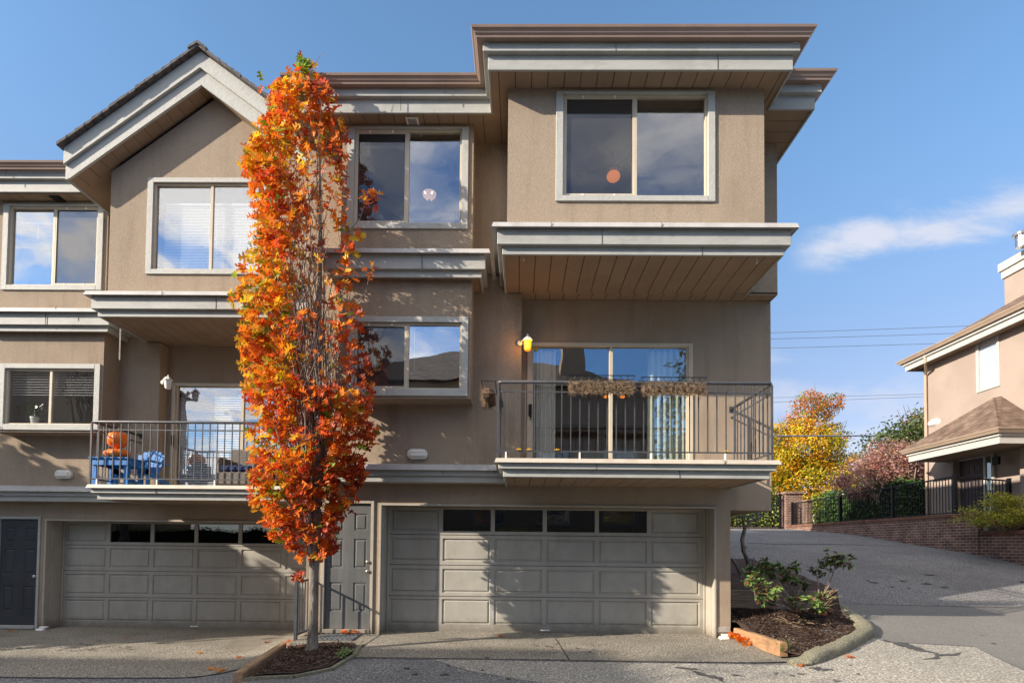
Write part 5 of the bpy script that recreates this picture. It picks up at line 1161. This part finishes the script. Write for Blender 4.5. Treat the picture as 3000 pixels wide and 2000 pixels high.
# little weed in the tree bed
m_ = MB(); P0 = Vector((-2.42, 7.75, gz(-2.42, 7.75)+.04)); rr = random.Random(3)
for k in range(70):
    D = Vector((rr.uniform(-1, 1), rr.uniform(-1, 1), rr.uniform(.0, .7))).normalized(); g_ = rr.uniform(.7, 1.3)
    broadleaf(m_, P0+Vector((rr.uniform(-.07, .10), rr.uniform(-.16, .3), rr.uniform(0, .07))), D, Vector((0, -.2, 1)), .045, .03, (.20*g_, .27*g_, .10*g_))
tag(m_.build('small_weed', LEAF, org=P0, fix=False), 'low pale green weed at the right edge of the tree bed', 'weed')
# crooked little tree behind the house corner
t = thing('crooked_tree', 'small crooked dark-stemmed tree behind the right corner of the house', 'tree', A9(2196, 1662, 11.4))
s = MB(); pts = [A9(2200, 1672, 11.4), A9(2190, 1640, 11.4), A9(2178, 1612, 11.4), A9(2174, 1580, 11.4), A9(2183, 1545, 11.5), A9(2200, 1525, 11.5), A9(2230, 1512, 11.6)]
s.tube(pts, [.055, .045, .042, .042, .038, .03, .015], 8); s.tube([pts[4], A9(2178, 1525, 11.6), A9(2165, 1505, 11.6)], [.025, .02, .01], 6); s.tube([A9(2178, 1612, 11.4), A9(2186, 1600, 11.4)], [.025, .018], 6)
s.tube([A9(2203, 1660, 11.4), A9(2210, 1632, 11.4)], [.02, .012], 6); s.tube([A9(2172, 1690, 11.0), A9(2155, 1650, 11.0), A9(2142, 1635, 11.0)], [.022, .025, .03], 6); s.build('trunk', BARK, t, smooth=True)
f = MB(); rr = random.Random(9)
for k in range(420):
    P = Vector(A9(2205+rr.gauss(0, 30), 1502+rr.gauss(0, 13), 11.6+rr.gauss(0, .25))); D = Vector((rr.uniform(-1, 1), rr.uniform(-1, 1), rr.uniform(-.5, .5))).normalized(); g_ = rr.uniform(.6, 1.4)
    leafquad(f, P, D, Vector((0, -.3, 1)), .06, .026, (.05*g_, .07*g_, .018*g_))
f.build('foliage', LEAFG, t, fix=False)

# ------------------------------------------------------------------ brick retaining wall, gate, fence
XW = 13.05
WT = 2.58
m_ = MB(); m_.box(XW, XW+.32, 16.05, 27.2, .6, WT-.10); bw = thing('brick_wall', 'long low brown brick retaining wall with flat coping below the black fence', 'wall', (XW, 20, 1.5))
m_.build('brickwork', BRICK, bw)
m_ = MB(); m_.box(XW-.04, XW+.38, 15.98, 27.2, WT-.10, WT); m_.build('coping', BRICKC, bw, bevel=.01)
lw = thing('brick_wall', 'lower brown brick wall holding the soil under the yellow-green bush', 'wall', (XW, 14, 1.2))
m_ = MB(); m_.box(XW+.03, XW+.33, 8.5, 16.049, .0, 1.93); m_.build('brickwork', BRICK, lw); m_ = MB(); m_.box(XW-.01, XW+.39, 8.5, 15.975, 1.93, 2.04); m_.build('coping', BRICKC, lw, bevel=.01)
m_ = MB(); m_.box(XW+.08, XW+.30, 15.80, 15.97, 2.041, 2.60); tag(m_.build('concrete_post', CONC, org=(XW+.2, 15.9, 2.04), bevel=.01), 'short square concrete post at the step between the two brick walls', 'post')
struct(sheet('terrace', [(XW+.3, 16.06), (34, 16.06), (34, 60), (XW-1, 60), (XW-1, 31), (XW+.3, 27.3)], 0, GRASSM, 4, lambda x, y: 2.53))
struct(sheet('soil_bed', [(XW+.3, 8.5), (24, 8.5), (24, 16.05), (XW+.3, 16.05)], 0, SOIL, .5, lambda x, y: 1.96))
struct(sheet('landing', [(XW+.32, 16.1), (15.5, 16.1), (15.5, 20), (XW+.32, 20)], 0, CONC, 1, lambda x, y: 2.56))
def pillar(x0, x1, y0, y1, z0, z1, label):
    t = thing('brick_pillar', label, 'pillar', ((x0+x1)/2, (y0+y1)/2, z0)); a = MB(); a.box(x0, x1, y0, y1, z0, z1-.12); a.build('brickwork', BRICK, t); a = MB(); a.box(x0-.06, x1+.06, y0-.06, y1+.06, z1-.12, z1); a.build('cap', BRICK, t, bevel=.01)
pillar(12.95, 13.72, 27.21, 27.95, 2.0, 4.22, 'square brown brick gate pillar at the far end of the brick wall')
pillar(15.9, 16.5, 31, 31.6, 2.4, 4.15, 'farther brown brick pillar seen through the black fence')
m_ = MB(); m_.box(9.5, 12.94, 27.5, 27.8, 2.0, 2.50); tag(m_.build('brick_sill', BRICK, org=(11, 27.6, 2.2)), 'low brick base under the right half of the black gate', 'wall')
# picket maker
def fence(name, label, cat, p0, p1, z0b, z0t, z1b, z1t, pitch, posts, pw=.016, tip=0, mid=()):
    t = thing(name, label, cat, (*p0, z0b)); d = Vector((p1[0]-p0[0], p1[1]-p0[1])); L_ = d.length; d.normalize(); n_ = Vector((-d.y, d.x)); n = int(L_/pitch)
    def bar(mb, a, b, za, zb, h, w):
        P0_ = Vector(p0)+d*a; P1_ = Vector(p0)+d*b
        mb.prism([(P0_.x-n_.x*w, P0_.y-n_.y*w, za-h), (P0_.x+n_.x*w, P0_.y+n_.y*w, za-h), (P0_.x+n_.x*w, P0_.y+n_.y*w, za+h), (P0_.x-n_.x*w, P0_.y-n_.y*w, za+h)],
                 [(P1_.x-n_.x*w, P1_.y-n_.y*w, zb-h), (P1_.x+n_.x*w, P1_.y+n_.y*w, zb-h), (P1_.x+n_.x*w, P1_.y+n_.y*w, zb+h), (P1_.x-n_.x*w, P1_.y-n_.y*w, zb+h)])
    r = MB(); bar(r, 0, L_, z0t, z1t, .022, .03); r.build('top_rail', BLACKM, t)
    r = MB(); bar(r, 0, L_, z0b+.05, z1b+.05, .018, .02); 
    for mz in mid: bar(r, 0, L_, z0b+mz, z1b+mz, .018, .02)
    r.build('bottom_rail', BLACKM, t)
    r = MB()
    for i in range(1, n):
        a = L_*i/n; P_ = Vector(p0)+d*a; tt_ = i/n; zb = z0b+(z1b-z0b)*tt_+.03; zt = z0t+(z1t-z0t)*tt_+tip; r.box(P_.x-pw/2, P_.x+pw/2, P_.y-pw/2, P_.y+pw/2, zb, zt)
    r.build('pickets', BLACKM, t)
    for tt_ in posts:
        P_ = Vector(p0)+d*(L_*tt_); zb = z0b+(z1b-z0b)*tt_-.02; zt = z0t+(z1t-z0t)*tt_+.06; r = MB(); r.box(P_.x-.045, P_.x+.045, P_.y-.045, P_.y+.045, zb, zt); r.box(P_.x-.055, P_.x+.055, P_.y-.055, P_.y+.055, zt, zt+.02); r.build('post', BLACKM, t)
    return t
fence('metal_fence', 'black metal picket fence running along the top of the brick retaining wall', 'fence', (XW+.16, 27.15), (XW+.16, 17.07), WT, 3.62, WT, 3.72, .125, (.0, .40, .72, 1.0), .018)
fence('metal_fence', 'short black picket railing across the landing in front of the house door', 'fence', (XW+.24, 17.07), (15.35, 17.66), WT, 3.70, WT-.02, 3.68, .135, (1.0,), .018)
fence('metal_gate', 'tall black picket gate across the driveway beside the brick pillar', 'gate', (5.5, 27.4), (12.85, 27.4), 2.46, 4.05, 2.46, 4.05, .13, (0, .985), .022, .18, (1.35,))
t = thing('garden_light', 'black louvred bollard light in front of the ivy hedge', 'bollard light', (14.6, 24, 2.53))
P = at(2517, 1505, 24); b = MB(); b.lathe((P.x, 24, 2.53), [(.05, 0), (.05, .62)], 10); b.build('post', BLACKM, t); b = MB()
for i in range(4): b.lathe((P.x, 24, 3.17+i*.075), [(.13, 0), (.07, .045)], 12)
b.build('louvre', BLACKM, t); t.location = (P.x, 24, 2.53)
for ch in t.children: ch.data.transform(Matrix.Translation(Vector((14.6-P.x, 0, 0))))
m_ = MB(); P = at(2427, 1507, 31); m_.ball((P.x, 31, 3.0), .85, .6, .75, 16, 10, lambda q_: 1+.15*mnoise.noise(q_*1.5)); tag(m_.build('white_boulder', mat('pale_stone', (.62, .60, .58), (.70, .68, .66), 3, .9), smooth=True, org=(P.x, 31, 2.5)), 'pale rounded stone seen through the black fence by the brick pillar', 'boulder')

# ------------------------------------------------------------------ house on the right
hs = thing('townhouse', 'sunlit pale stucco house on the right with brown shingled hips, porch roof and chimney', 'house', (17, 18, 2.5), 'townhouses in the row')
HX = 15.1
w = MB(); ztp = 8.35
Yl, Yd0, Yd1 = 20.95, 19.6, 17.0
wy0, wy1, wz0, wz1 = 17.80, 18.95, 5.95, 8.02
def wallX(mb, x, y0, y1, z0, z1, holes=()):
    ys = sorted({y0, y1, *[a for h in holes for a in h[:2]]}); zs = sorted({z0, z1, *[a for h in holes for a in h[2:]]})
    for i in range(len(ys)-1):
        for j in range(len(zs)-1):
            cy_, cz_ = (ys[i]+ys[i+1])/2, (zs[j]+zs[j+1])/2
            if any(h[0] < cy_ < h[1] and h[2] < cz_ < h[3] for h in holes): continue
            mb.quad((x, ys[i], zs[j]), (x, ys[i+1], zs[j]), (x, ys[i+1], zs[j+1]), (x, ys[i], zs[j+1]))
a = atX(2868, 990, HX); b_ = atX(2927, 1130, HX); wy1, wy0 = atX(2860, 990, HX).y, atX(2931, 1130, HX).y; wz0, wz1 = atX(2868, 1150, HX).z, atX(2925, 965, HX).z
wallX(w, HX, 9.0, Yl, 2.0, ztp, [(wy0, wy1, wz0, wz1), (Yd1, Yd0, 2.0, 5.2)])
wallX(w, HX+.28, Yd1, Yd0, 2.3, 5.2)
w.quad((HX, Yd0, 2.3), (HX+.28, Yd0, 2.3), (HX+.28, Yd0, 5.2), (HX, Yd0, 5.2)); w.quad((HX, Yd1, 2.3), (HX+.28, Yd1, 2.3), (HX+.28, Yd1, 5.2), (HX, Yd1, 5.2)); w.quad((HX, Yd1, 5.2), (HX, Yd0, 5.2), (HX+.28, Yd0, 5.2), (HX+.28, Yd1, 5.2))
w.quad((HX, Yl, 2), (26, Yl, 2), (26, Yl, ztp), (HX, Yl, ztp)); w.quad((HX, 9, 2), (26, 9, 2), (26, 9, ztp), (HX, 9, ztp))
w.build('wall', STUC2, hs, fix=False)
jn = MB(); jn.box(HX-.004, HX-.001, 9.2, Yl, 5.78, 5.80); jn.build('control_joint', GUTT2, hs)
r = MB(); ex = HX-.44; ey = Yl+.38; zE = 8.62; hx = 20.5; zrdg = 12.4
r.add([(ex, ey, zE), (ex, 8.4, zE), (26.5, 8.4, zE), (26.5, ey, zE), (hx, ey-6, zrdg), (hx, 14.3, zrdg)], [(0, 1, 5, 4), (1, 2, 5), (2, 3, 4, 5), (3, 0, 4)])
r.build('roof', SHING, hs, fix=True)
path = [(26, ey), (ex+.02, ey), (ex+.02, 8.4)]
# outwards must be the right-hand side of the path
a = MB(); a.sweep([(-.035, 8.26), (0, 8.26), (0, 8.47), (-.035, 8.47)], [(p_[0], p_[1]) for p_ in path][::1]); a.sweep([(-.03, 8.455), (.06, 8.455), (.06, 8.55), (-.03, 8.55)], path); a.build('eave_board', TRIMP, hs)
a = MB(); a.sweep(gutter_prof(8.55, .055), path); a.build('gutter', GUTT2, hs)
a = MB(); soffit_planks(a, ex+.03, HX, 8.5, ey-.02, 8.30, along='X'); a.build('soffit', SOFF, hs)
# window
f = MB()
for (y0, y1, z0, z1) in ((wy0, wy0+.10, wz0, wz1), (wy1-.10, wy1, wz0, wz1), (wy0+.10, wy1-.10, wz0, wz0+.09), (wy0+.10, wy1-.10, wz1-.09, wz1)): f.box(HX-.03, HX+.03, y0, y1, z0, z1)
fw = f.build('window', TRIMP, hs, bevel=.004)
f = MB(); f.box(HX+.012, HX+.016, wy0+.1, wy1-.1, wz0+.09, wz1-.09); f.build('pane', GL, fw)
f = MB(); f.quad((HX+.026, wy0+.1, wz0+.09), (HX+.026, wy1-.1, wz0+.09), (HX+.026, wy1-.1, wz1-.09), (HX+.026, wy0+.1, wz1-.09)); f.build('window_shade', SHEER, fw, fix=False)
# downspout
dsp = MB(); y0 = Yl-.05; dsp.tube([(ex-.02, ey-1.1, 8.55), (ex-.02, ey-1.1, 8.25), (HX-.15, y0-.3, 8.05), (HX-.07, y0-.15, 7.95), (HX-.07, y0-.15, 2.6)], .045, 8); dsp.build('downspout', GUTT2, hs)
# porch
px0 = 13.78; py0, py1 = 16.15, 19.9; pzg = 4.93; pk = (HX, 17.6, 6.33)
r = MB(); xe = px0-.17; ya, yb_ = py0-.17, py1+.17; zr_ = 5.0
r.add([(xe, yb_, zr_), (xe, ya, zr_), (HX, ya, zr_), (HX, yb_, zr_), pk, (HX-.25, 17.6, 6.28)], [(0, 1, 5), (1, 2, 4, 5), (3, 0, 5, 4)])
pr_ = r.build('porch_roof', SHING, hs)
r = MB()
for k in range(9):
    t0 = .06+k*.1; c0 = Vector((xe, ya, zr_)).lerp(Vector((HX-.25, 17.6, 6.28)), t0); c1 = Vector((xe, ya, zr_)).lerp(Vector((HX-.25, 17.6, 6.28)), t0+.11)
    for s_ in ((-.0, .16), (.16, .0)): r.quad(c0+Vector((0, 0, .03)), c1+Vector((0, 0, .035)), c1+Vector((s_[0], s_[1], .0)), c0+Vector((s_[0], s_[1], -.0)))
r.build('ridge_cap', SHING, pr_, fix=False)
path = [(HX, py1), (px0, py1), (px0, py0), (HX+3, py0)]
a = MB(); a.sweep([(-.035, 4.58), (0, 4.58), (0, 4.80), (-.035, 4.80)], path); a.sweep([(-.03, 4.79), (.05, 4.79), (.05, 4.88), (-.03, 4.88)], path); a.build('porch_fascia', TRIMP, hs)
a = MB(); a.sweep(gutter_prof(4.88, .045), path); a.build('porch_gutter', GUTT2, hs)
a = MB(); a.box(px0+.03, HX+.28, py0+.03, py1-.03, 4.62, 4.64); a.build('porch_ceiling', SOFF, hs)
a = MB(); a.box(HX-.002, HX+2.5, 15.2, 16.95, 2.3, 4.62); a.build('porch_wall', STUC2, hs)
# entry door of the house
a_ = atX(2815, 1400, HX+.28).y; b2_ = atX(2889, 1400, HX+.28).y
d = MB(); xx = HX+.25; dz0, dz1 = 2.58, 4.55
pcs = []; yw = a_-b2_
for i in range(2):
    for (c0, c1) in ((.2, .75), (.9, 1.35), (1.5, 1.8)): y0 = b2_+.12+i*(yw/2-.04); pcs.append((y0, y0+yw/2-.2, dz0+c0, dz0+c1))
wallX(d, xx, b2_, a_, dz0, dz1, pcs)
for (y0, y1, z0, z1) in pcs:
    lv = [(0, 0), (.02, .02), (.05, .02), (.07, .004)]; rs = [[(xx+dd, y0+i_, z0+i_), (xx+dd, y1-i_, z0+i_), (xx+dd, y1-i_, z1-i_), (xx+dd, y0+i_, z1-i_)] for i_, dd in lv]
    for p_, q_ in zip(rs, rs[1:]):
        for i in range(4): d.quad(p_[i], p_[(i+1) % 4], q_[(i+1) % 4], q_[i])
    d.quad(*rs[-1])
dd_ = d.build('entry_door', mat('dark_brown_door', (.05, .038, .04), (.065, .05, .05), 3, .5), hs, fix=False)
s0, s1 = atX(2896, 1400, HX+.28).y, atX(2912, 1400, HX+.28).y
f = MB(); f.box(HX+.19, HX+.27, a_, a_+.12, 2.56, 4.62); f.box(HX+.19, HX+.27, s0+.01, b2_, 2.56, 4.57); f.box(HX+.19, HX+.27, s1-.09, s1, 2.56, 4.57); f.box(HX+.19, HX+.27, s1-.09, a_+.12, 4.57, 4.62); f.build('door_frame', TRIMP, hs)
f = MB(); f.box(HX+.22, HX+.225, s1, s0, 2.7, 4.55); f.build('sidelight_pane', glass('sidelight_glass', .35, (.2, .5, .5)), hs)
f = MB(); y_ = atX(2942, 1320, HX+.2).y; f.box(HX-.10, HX-.01, y_-.12, y_+.12, 4.2, 4.45); f.build('porch_light', BLACKM, hs, bevel=.01)
# chimney
ch = MB(); cxx, cyy = 16.9, 17.5; p_ = at(2923, 776, 19.8); chx = p_.x; c0 = Vector((chx, 19.8))
ch.box(chx+.12, chx+2.2, 16.5, 19.68, 8.6, p_.z-.55); chm = ch.build('chimney', STUC2, hs)
ch = MB(); ch.box(chx+.06, chx+2.3, 16.4, 19.74, p_.z-.55, p_.z-.28); ch.box(chx, chx+2.4, 16.3, 19.8, p_.z-.28, p_.z); ch.build('chimney_cap', TRIMP, chm)
q_ = at(2985, 725, 18.6); ch = MB(); ch.lathe((q_.x+.1, 18.6, p_.z), [(.17, 0), (.17, .38), (.23, .38), (.25, .46), (.10, .47)], 16); ch.build('flue_pipe', STEELB, chm, smooth=False)
# oval lamp on that wall
P = atX(2737, 1238, HX); t = thing('bulkhead_light', 'white oval light high on the sunlit wall of the right house', 'wall lamp', (HX, P.y, P.z), 'oval bulkhead lights')
b = MB(); b.ball((HX-.02, P.y, P.z), .10, .27, .11, 18, 8); b.build('diffuser', WHITE, t, smooth=True); b = MB(); b.ball((HX-.0, P.y, P.z), .05, .31, .14, 18, 8); b.build('base', WHITE, t, smooth=True)

# ------------------------------------------------------------------ trees and hedges
def crown(mb, centers, n, pal, size, rr, flat=.7, noise_s=.5, seed=0):
    tot = sum(c[3]*c[4]*c[5] for c in centers)
    for (cx_, cy_, cz_, rx, ry, rz) in centers:
        k = int(n*(rx*ry*rz)/tot)
        nc = max(4, k//26)
        for _ in range(nc):
            while True:
                v_ = Vector((rr.uniform(-1, 1), rr.uniform(-1, 1), rr.uniform(-1, 1)))
                if .25 < v_.length < 1: break
            v_ = v_.normalized()*(v_.length**.45); C = Vector((cx_+v_.x*rx, cy_+v_.y*ry, cz_+v_.z*rz)); cr = .11*(rx+rz)/2+.09
            bv = rr.random(); 
            base = pal(C, bv, rr)
            for j in range(26):
                P = C+Vector((rr.gauss(0, cr), rr.gauss(0, cr), rr.gauss(0, cr*flat))); D = Vector((rr.uniform(-1, 1), rr.uniform(-1, 1), rr.uniform(-.8, .3))).normalized(); g_ = rr.uniform(.65, 1.3)
                leafquad(mb, P, D, Vector((rr.uniform(-1, 1), rr.uniform(-1, 1), rr.uniform(0, 1))).normalized(), size*rr.uniform(.7, 1.3), size*.6, tuple(q_*g_ for q_ in base))
def tree(name, label, base, trunkh, r0, centers, n, pal, size, seed, group=None, twigs=0):
    rr = random.Random(seed); t = thing(name, label, 'tree', base, group); B = Vector(base); s = MB()
    top = max(c[2]+c[5]*.6 for c in centers); s.tube([B-Vector((0, 0, .2)), B+Vector((0, 0, trunkh*.5)), B+Vector((.1, 0, trunkh)), Vector((B.x, B.y, top))], [r0*1.3, r0, r0*.8, r0*.15], 9)
    for k in range(26):
        c = rr.choice(centers); E_ = Vector((c[0]+rr.uniform(-.8, .8)*c[3], c[1]+rr.uniform(-.8, .8)*c[4], c[2]+rr.uniform(-.3, .9)*c[5])); S_ = B+Vector((0, 0, trunkh*rr.uniform(.6, 1.4)))
        s.tube([S_, S_.lerp(E_, .5)+Vector((0, 0, .3)), E_], [r0*.4, r0*.22, r0*.06], 5, caps=False)
    for k in range(twigs):
        c = rr.choice(centers); a = rr.uniform(0, 6.28); E_ = Vector((c[0]+math.cos(a)*c[3]*rr.uniform(.6, 1.15), c[1]+math.sin(a)*c[4], c[2]+c[5]*rr.uniform(.5, 1.25)))
        s.tube([E_-Vector((math.cos(a)*.8, 0, 1.3)), E_-Vector((math.cos(a)*.2, 0, .5)), E_], [.03, .018, .008], 4, caps=False)
    s.build('trunk', BARK, t, smooth=True, fix=False); f = MB(); crown(f, centers, n, pal, size, rr); f.build('crown', LEAF, t, fix=False); return t
def pal_y(C, b, rr):
    if C.z > 10.0 and b < .7: return (.50, .17, .03)
    if b < .46: return (.72, .47, .025)
    if b < .66: return (.66, .27, .02)
    if b < .84: return (.36, .40, .03)
    return (.10, .17, .015)
def P3(px, py, Y): v_ = at(px, py, Y); return v_.x, v_.y, v_.z
x, y, _ = P3(2385, 1500, 37)
tree('maple_tree', 'big golden yellow and orange maple beyond the black gate', (x, y, 2.5), 3, .22, [(x, y, 5.6, 2.6, 2.2, 1.5), (x-.6, y, 8.0, 2.2, 2, 1.3), (x-.2, y, 10.2, 1.2, 1.2, 1.5), (x+1.1, y, 8.9, 1.0, 1, .8), (x-1.6, y+.3, 9.3, 1.0, 1, .7), (x+1.9, y-.3, 6.9, 1.1, 1.2, .8), (x+2.3, y, 4.6, 1.0, 1.2, .9), (x-2.8, y, 6.9, 1.7, 1.6, 1.2), (x-2.9, y-.4, 9.0, .9, .9, .6), (x+.4, y, 3.9, 2.4, 1.8, 1.0), (x-3.2, y+.5, 4.2, 2.2, 1.8, 1.5), (x+.9, y-.8, 10.9, .6, .6, .6)], 60000, pal_y, .155, 31, twigs=70)
x, y, _ = P3(2230, 1500, 46)
tree('maple_tree', 'darker yellow-green maple partly hidden behind the right corner of the house', (x-1, y, 2.5), 3, .25, [(x-1, y, 6, 3.5, 2.5, 3.2), (x-4, y, 5, 3, 2.5, 3)], 9000, pal_y, .26, 32)
def pal_p(C, b, rr):
    if b < .30: return (.40, .20, .18)
    if b < .72: return (.52, .31, .28)
    if b < .82: return (.24, .075, .075)
    return (.30, .16, .07)
x, y, _ = P3(2612, 1500, 22.5)
t = tree('pink_dogwood', 'wide airy pinkish-red tree with grey twigs behind the black fence', (x, y, 2.55), 1.4, .06, [(x, y, 4.85, 1.35, 1.2, .75), (x-1.1, y, 4.2, 1.1, 1, .62), (x+.9, y, 4.7, 1.1, 1, .8), (x+.1, y, 5.3, 1.0, .9, .5)], 10500, pal_p, .095, 33, twigs=46)
s = MB()
for dx_ in (-.25, .12): s.tube([(x+dx_*.3, y-.1, 2.5), (x+dx_, y-.1, 3.3), (x+dx_*2.4, y, 4.3)], [.055, .045, .02], 7)
s.build('stem', mat('pale_bark', (.36, .31, .25), rough=.9), t, smooth=True)
def pal_g(C, b, rr):
    if C.z > 8.0 and b < .45: return (.22, .07, .05)
    if b < .5: return (.055, .085, .02)
    if b < .85: return (.10, .14, .035)
    return (.17, .19, .05)
x, y, _ = P3(2690, 1400, 29)
tree('evergreen_tree', 'dark green tree with reddish top rising behind the pinkish tree', (x, y, 2.5), 2, .15, [(x, y, 6.2, 2.4, 2, 2.1), (x+1.5, y, 6.6, 2.2, 2, 2.4), (x-1.4, y, 5.6, 1.3, 1.5, 1.3)], 17000, pal_g, .18, 34, twigs=40)
def hedge(name, label, x0, x1, y0, y1, z0, z1, n, col, size, seed, core=(.012, .02, .006)):
    rr = random.Random(seed); t = thing(name, label, 'hedge', ((x0+x1)/2, (y0+y1)/2, z0)); f = MB()
    for _ in range(n):
        k = rr.random(); x_, y_, z_ = rr.uniform(x0, x1), rr.uniform(y0, y1), rr.uniform(z0, z1)
        if k < .30: x_ = x0+rr.gauss(0, .06)
        elif k < .72: y_ = y0+rr.gauss(0, .06)
        elif k < .82: y_ = y1+rr.gauss(0, .05)
        else: z_ = z1+rr.gauss(0, .07)+.12*mnoise.noise(Vector((x_, y_, 0)))
        g_ = rr.uniform(.4, 1.6); D = Vector((rr.uniform(-1, 1), rr.uniform(-1, 1), rr.uniform(-1, .4))).normalized()
        leafquad(f, Vector((x_, y_, z_)), D, Vector((rr.uniform(-1, 1), rr.uniform(-1, 1), rr.uniform(.2, 1))).normalized(), size, size*.6, tuple(v_*g_ for v_ in col))
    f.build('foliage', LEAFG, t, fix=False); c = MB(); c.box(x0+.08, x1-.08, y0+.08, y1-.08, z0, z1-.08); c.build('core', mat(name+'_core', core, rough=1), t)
hedge('ivy_hedge', 'dark green ivy-like hedge behind the black fence left of the house', 14.3, 16.2, 21.2, 26.5, 2.5, 4.1, 9000, (.055, .11, .028), .11, 41)
hedge('yellow_hedge', 'brighter yellow-green bushes behind the black fence below the pinkish tree', 15.4, 19, 27, 29.5, 2.5, 4.25, 5200, (.17, .20, .025), .15, 42, (.05, .06, .012))
hedge('garden_hedge', 'green shrubbery seen through the black driveway gate', 6, 16.5, 33, 35, 2.5, 4.6, 8000, (.20, .23, .035), .17, 43, (.02, .03, .008))
# bush by the steps
def azalea():
    rr = random.Random(51); c = at(2940, 1495, 15.3); t = thing('azalea_bush', 'rounded yellow-green bush growing on the lower brick wall', 'bush', (c.x, c.y, 1.98)); s = MB(); f = MB()
    for k in range(60):
        a = rr.uniform(0, 6.28); e = rr.uniform(.15, 1.4); L_ = rr.uniform(.35, 1.0); E_ = Vector((c.x+math.cos(a)*math.cos(e)*L_*1.1, c.y+math.sin(a)*math.cos(e)*L_*.9, 2.0+math.sin(e)*L_*.98+.1))
        s.tube([(c.x, c.y, 1.97), Vector((c.x, c.y, 2.1)).lerp(E_, .5), E_], [.018, .012, .005], 5, caps=False)
        for j in range(110):
            P = E_+Vector((rr.gauss(0, .13), rr.gauss(0, .13), rr.gauss(0, .06))); D = Vector((rr.uniform(-1, 1), rr.uniform(-1, 1), rr.uniform(-.2, .6))).normalized(); b = rr.random(); base = (.46, .46, .06) if b < .6 else (.18, .24, .03) if b < .85 else (.40, .22, .05); g_ = rr.uniform(.6, 1.25)
            leafquad(f, P, D, Vector((rr.uniform(-.5, .5), rr.uniform(-.5, .5), 1)).normalized(), .065, .038, tuple(q_*g_ for q_ in base))
    s.build('stem', TWIG, t, fix=False); f.build('foliage', LEAF, t, fix=False)
azalea()
# power lines
def wire(pa, pb, Y0, Y1, r, label, sag=.1):
    a = at(*pa, Y0); b = at(*pb, Y1); b2 = a.lerp(b, 1.6); a2 = a.lerp(b, -.8); m_ = MB(); pts = []
    for i in range(17): t_ = i/16; q_ = a2.lerp(b2, t_); q_.z -= sag*4*t_*(1-t_)-sag; pts.append(q_)
    m_.tube(pts, r, 5); tag(m_.build('power_line', mat('cable', (.10, .12, .16), rough=.6) if 'cable' not in bpy.data.materials else bpy.data.materials['cable'], org=pts[0]), label, 'cable', 'overhead power lines')
for i, (ya, yb2, rr_, lb) in enumerate(((975, 958, .022, 'highest thin overhead line in the sky'), (993, 978, .022, 'second highest thin overhead line, just under the highest'), (1020, 1006, .022, 'third overhead line, alone below the top pair'),
                              (1165, 1153, .018, 'faint overhead line just above the yellow maple'), (1178, 1160, .018, 'second faint overhead line above the yellow maple'), (1277, 1275, .045, 'thick dark overhead cable crossing in front of the yellow maple'))):
    wire((2260, ya), (2770, yb2), 34 if i == 5 else 50, 33 if i == 5 else 49, rr_, lb)

# ------------------------------------------------------------------ across the street (behind the camera): what the windows reflect and what shades the road
def block(label, x0, x1, y0, y1, z0, ze, zr, hip, mt, n=0, group='townhouses across the street'):
    t = thing('townhouse', label, 'house', ((x0+x1)/2, (y0+y1)/2, z0), group); w_ = MB(); w_.box(x0, x1, y0, y1, z0, ze); w_.build('wall', mt, t)
    r_ = MB(); o = .5; r_.add([(x0-o, y0-o, ze), (x1+o, y0-o, ze), (x1+o, y1+o, ze), (x0-o, y1+o, ze), (x0+hip, (y0+y1)/2, zr), (x1-hip, (y0+y1)/2, zr)], [(0, 1, 5, 4), (1, 2, 5), (2, 3, 4, 5), (3, 0, 4), (0, 3, 2, 1)]); r_.build('roof', SHINGR, t)
    k = 0
    for i in range(n):
        xx_ = x0+(x1-x0)*(i+.5)/n
        for zz_ in (z0+3.6, z0+6.3):
            f_ = MB(); f_.box(xx_-.9, xx_+.9, y1, y1+.04, zz_, zz_+1.5); q_ = f_.build('window', TRIM, t); g_ = MB(); g_.box(xx_-.8, xx_+.8, y1+.041, y1+.05, zz_+.1, zz_+1.4); g_.build('pane', GL, q_)
    return t
t = block('brown stucco townhouse across the street behind the camera', -11, 7.5, -22, -12, -1, 10.2, 13.4, 6.1, STUC, 5)
c = MB(); c.box(2.4, 3.9, -15.5, -14, 9, 16.5); c.build('chimney', STUC, t)
block('tall stucco townhouse farther left across the street', -70, -24.3, -18, -3.2, -1, 11.9, 12.9, .6, STUC, 8)
hedge('street_hedge', 'clipped dark hedge along the far side of the street', -28, 10, -6.6, -5.4, -.9, 2.1, 18000, (.11, .15, .04), .12, 44)
def pal_c(C, b, rr): return (.035, .055, .018) if b < .6 else (.10, .06, .03)
tree('conifer', 'tall dark conifer behind the street hedge on the right', (10.5, -14, -.6), 2, .25, [(10.5, -14, 5, 2.6, 2.6, 3.5), (10.5, -14, 9, 2.0, 2, 3.5), (10.5, -14, 13, 1.2, 1.2, 3)], 5000, pal_c, .28, 45)
tree('street_tree', 'unseen round dark tree added beside the row to shade the left garage', (-15.6, 8.3, -.4), 1.5, .12, [(-15.3, 8.5, 3.9, 1.6, 1.4, 1.7), (-15.2, 9.6, 2.6, 1.1, 1.3, 1.9), (-14.9, 7.6, 3.6, 1.2, .9, 1.6)], 26000, pal_c, .26, 46)  # out of view; added and shaped to cast shade on the left garage
def pal_b(C, b, rr): return (.10, .05, .02)
tree('street_tree', 'thin bare-topped tree across the street on the left', (-17.5, -1.5, -.6), 3, .12, [(-17.5, -1.5, 8.6, 1.0, 1, 1.4), (-16.7, -.5, 7.2, .8, .8, 1.2)], 520, pal_b, .14, 47, twigs=30)
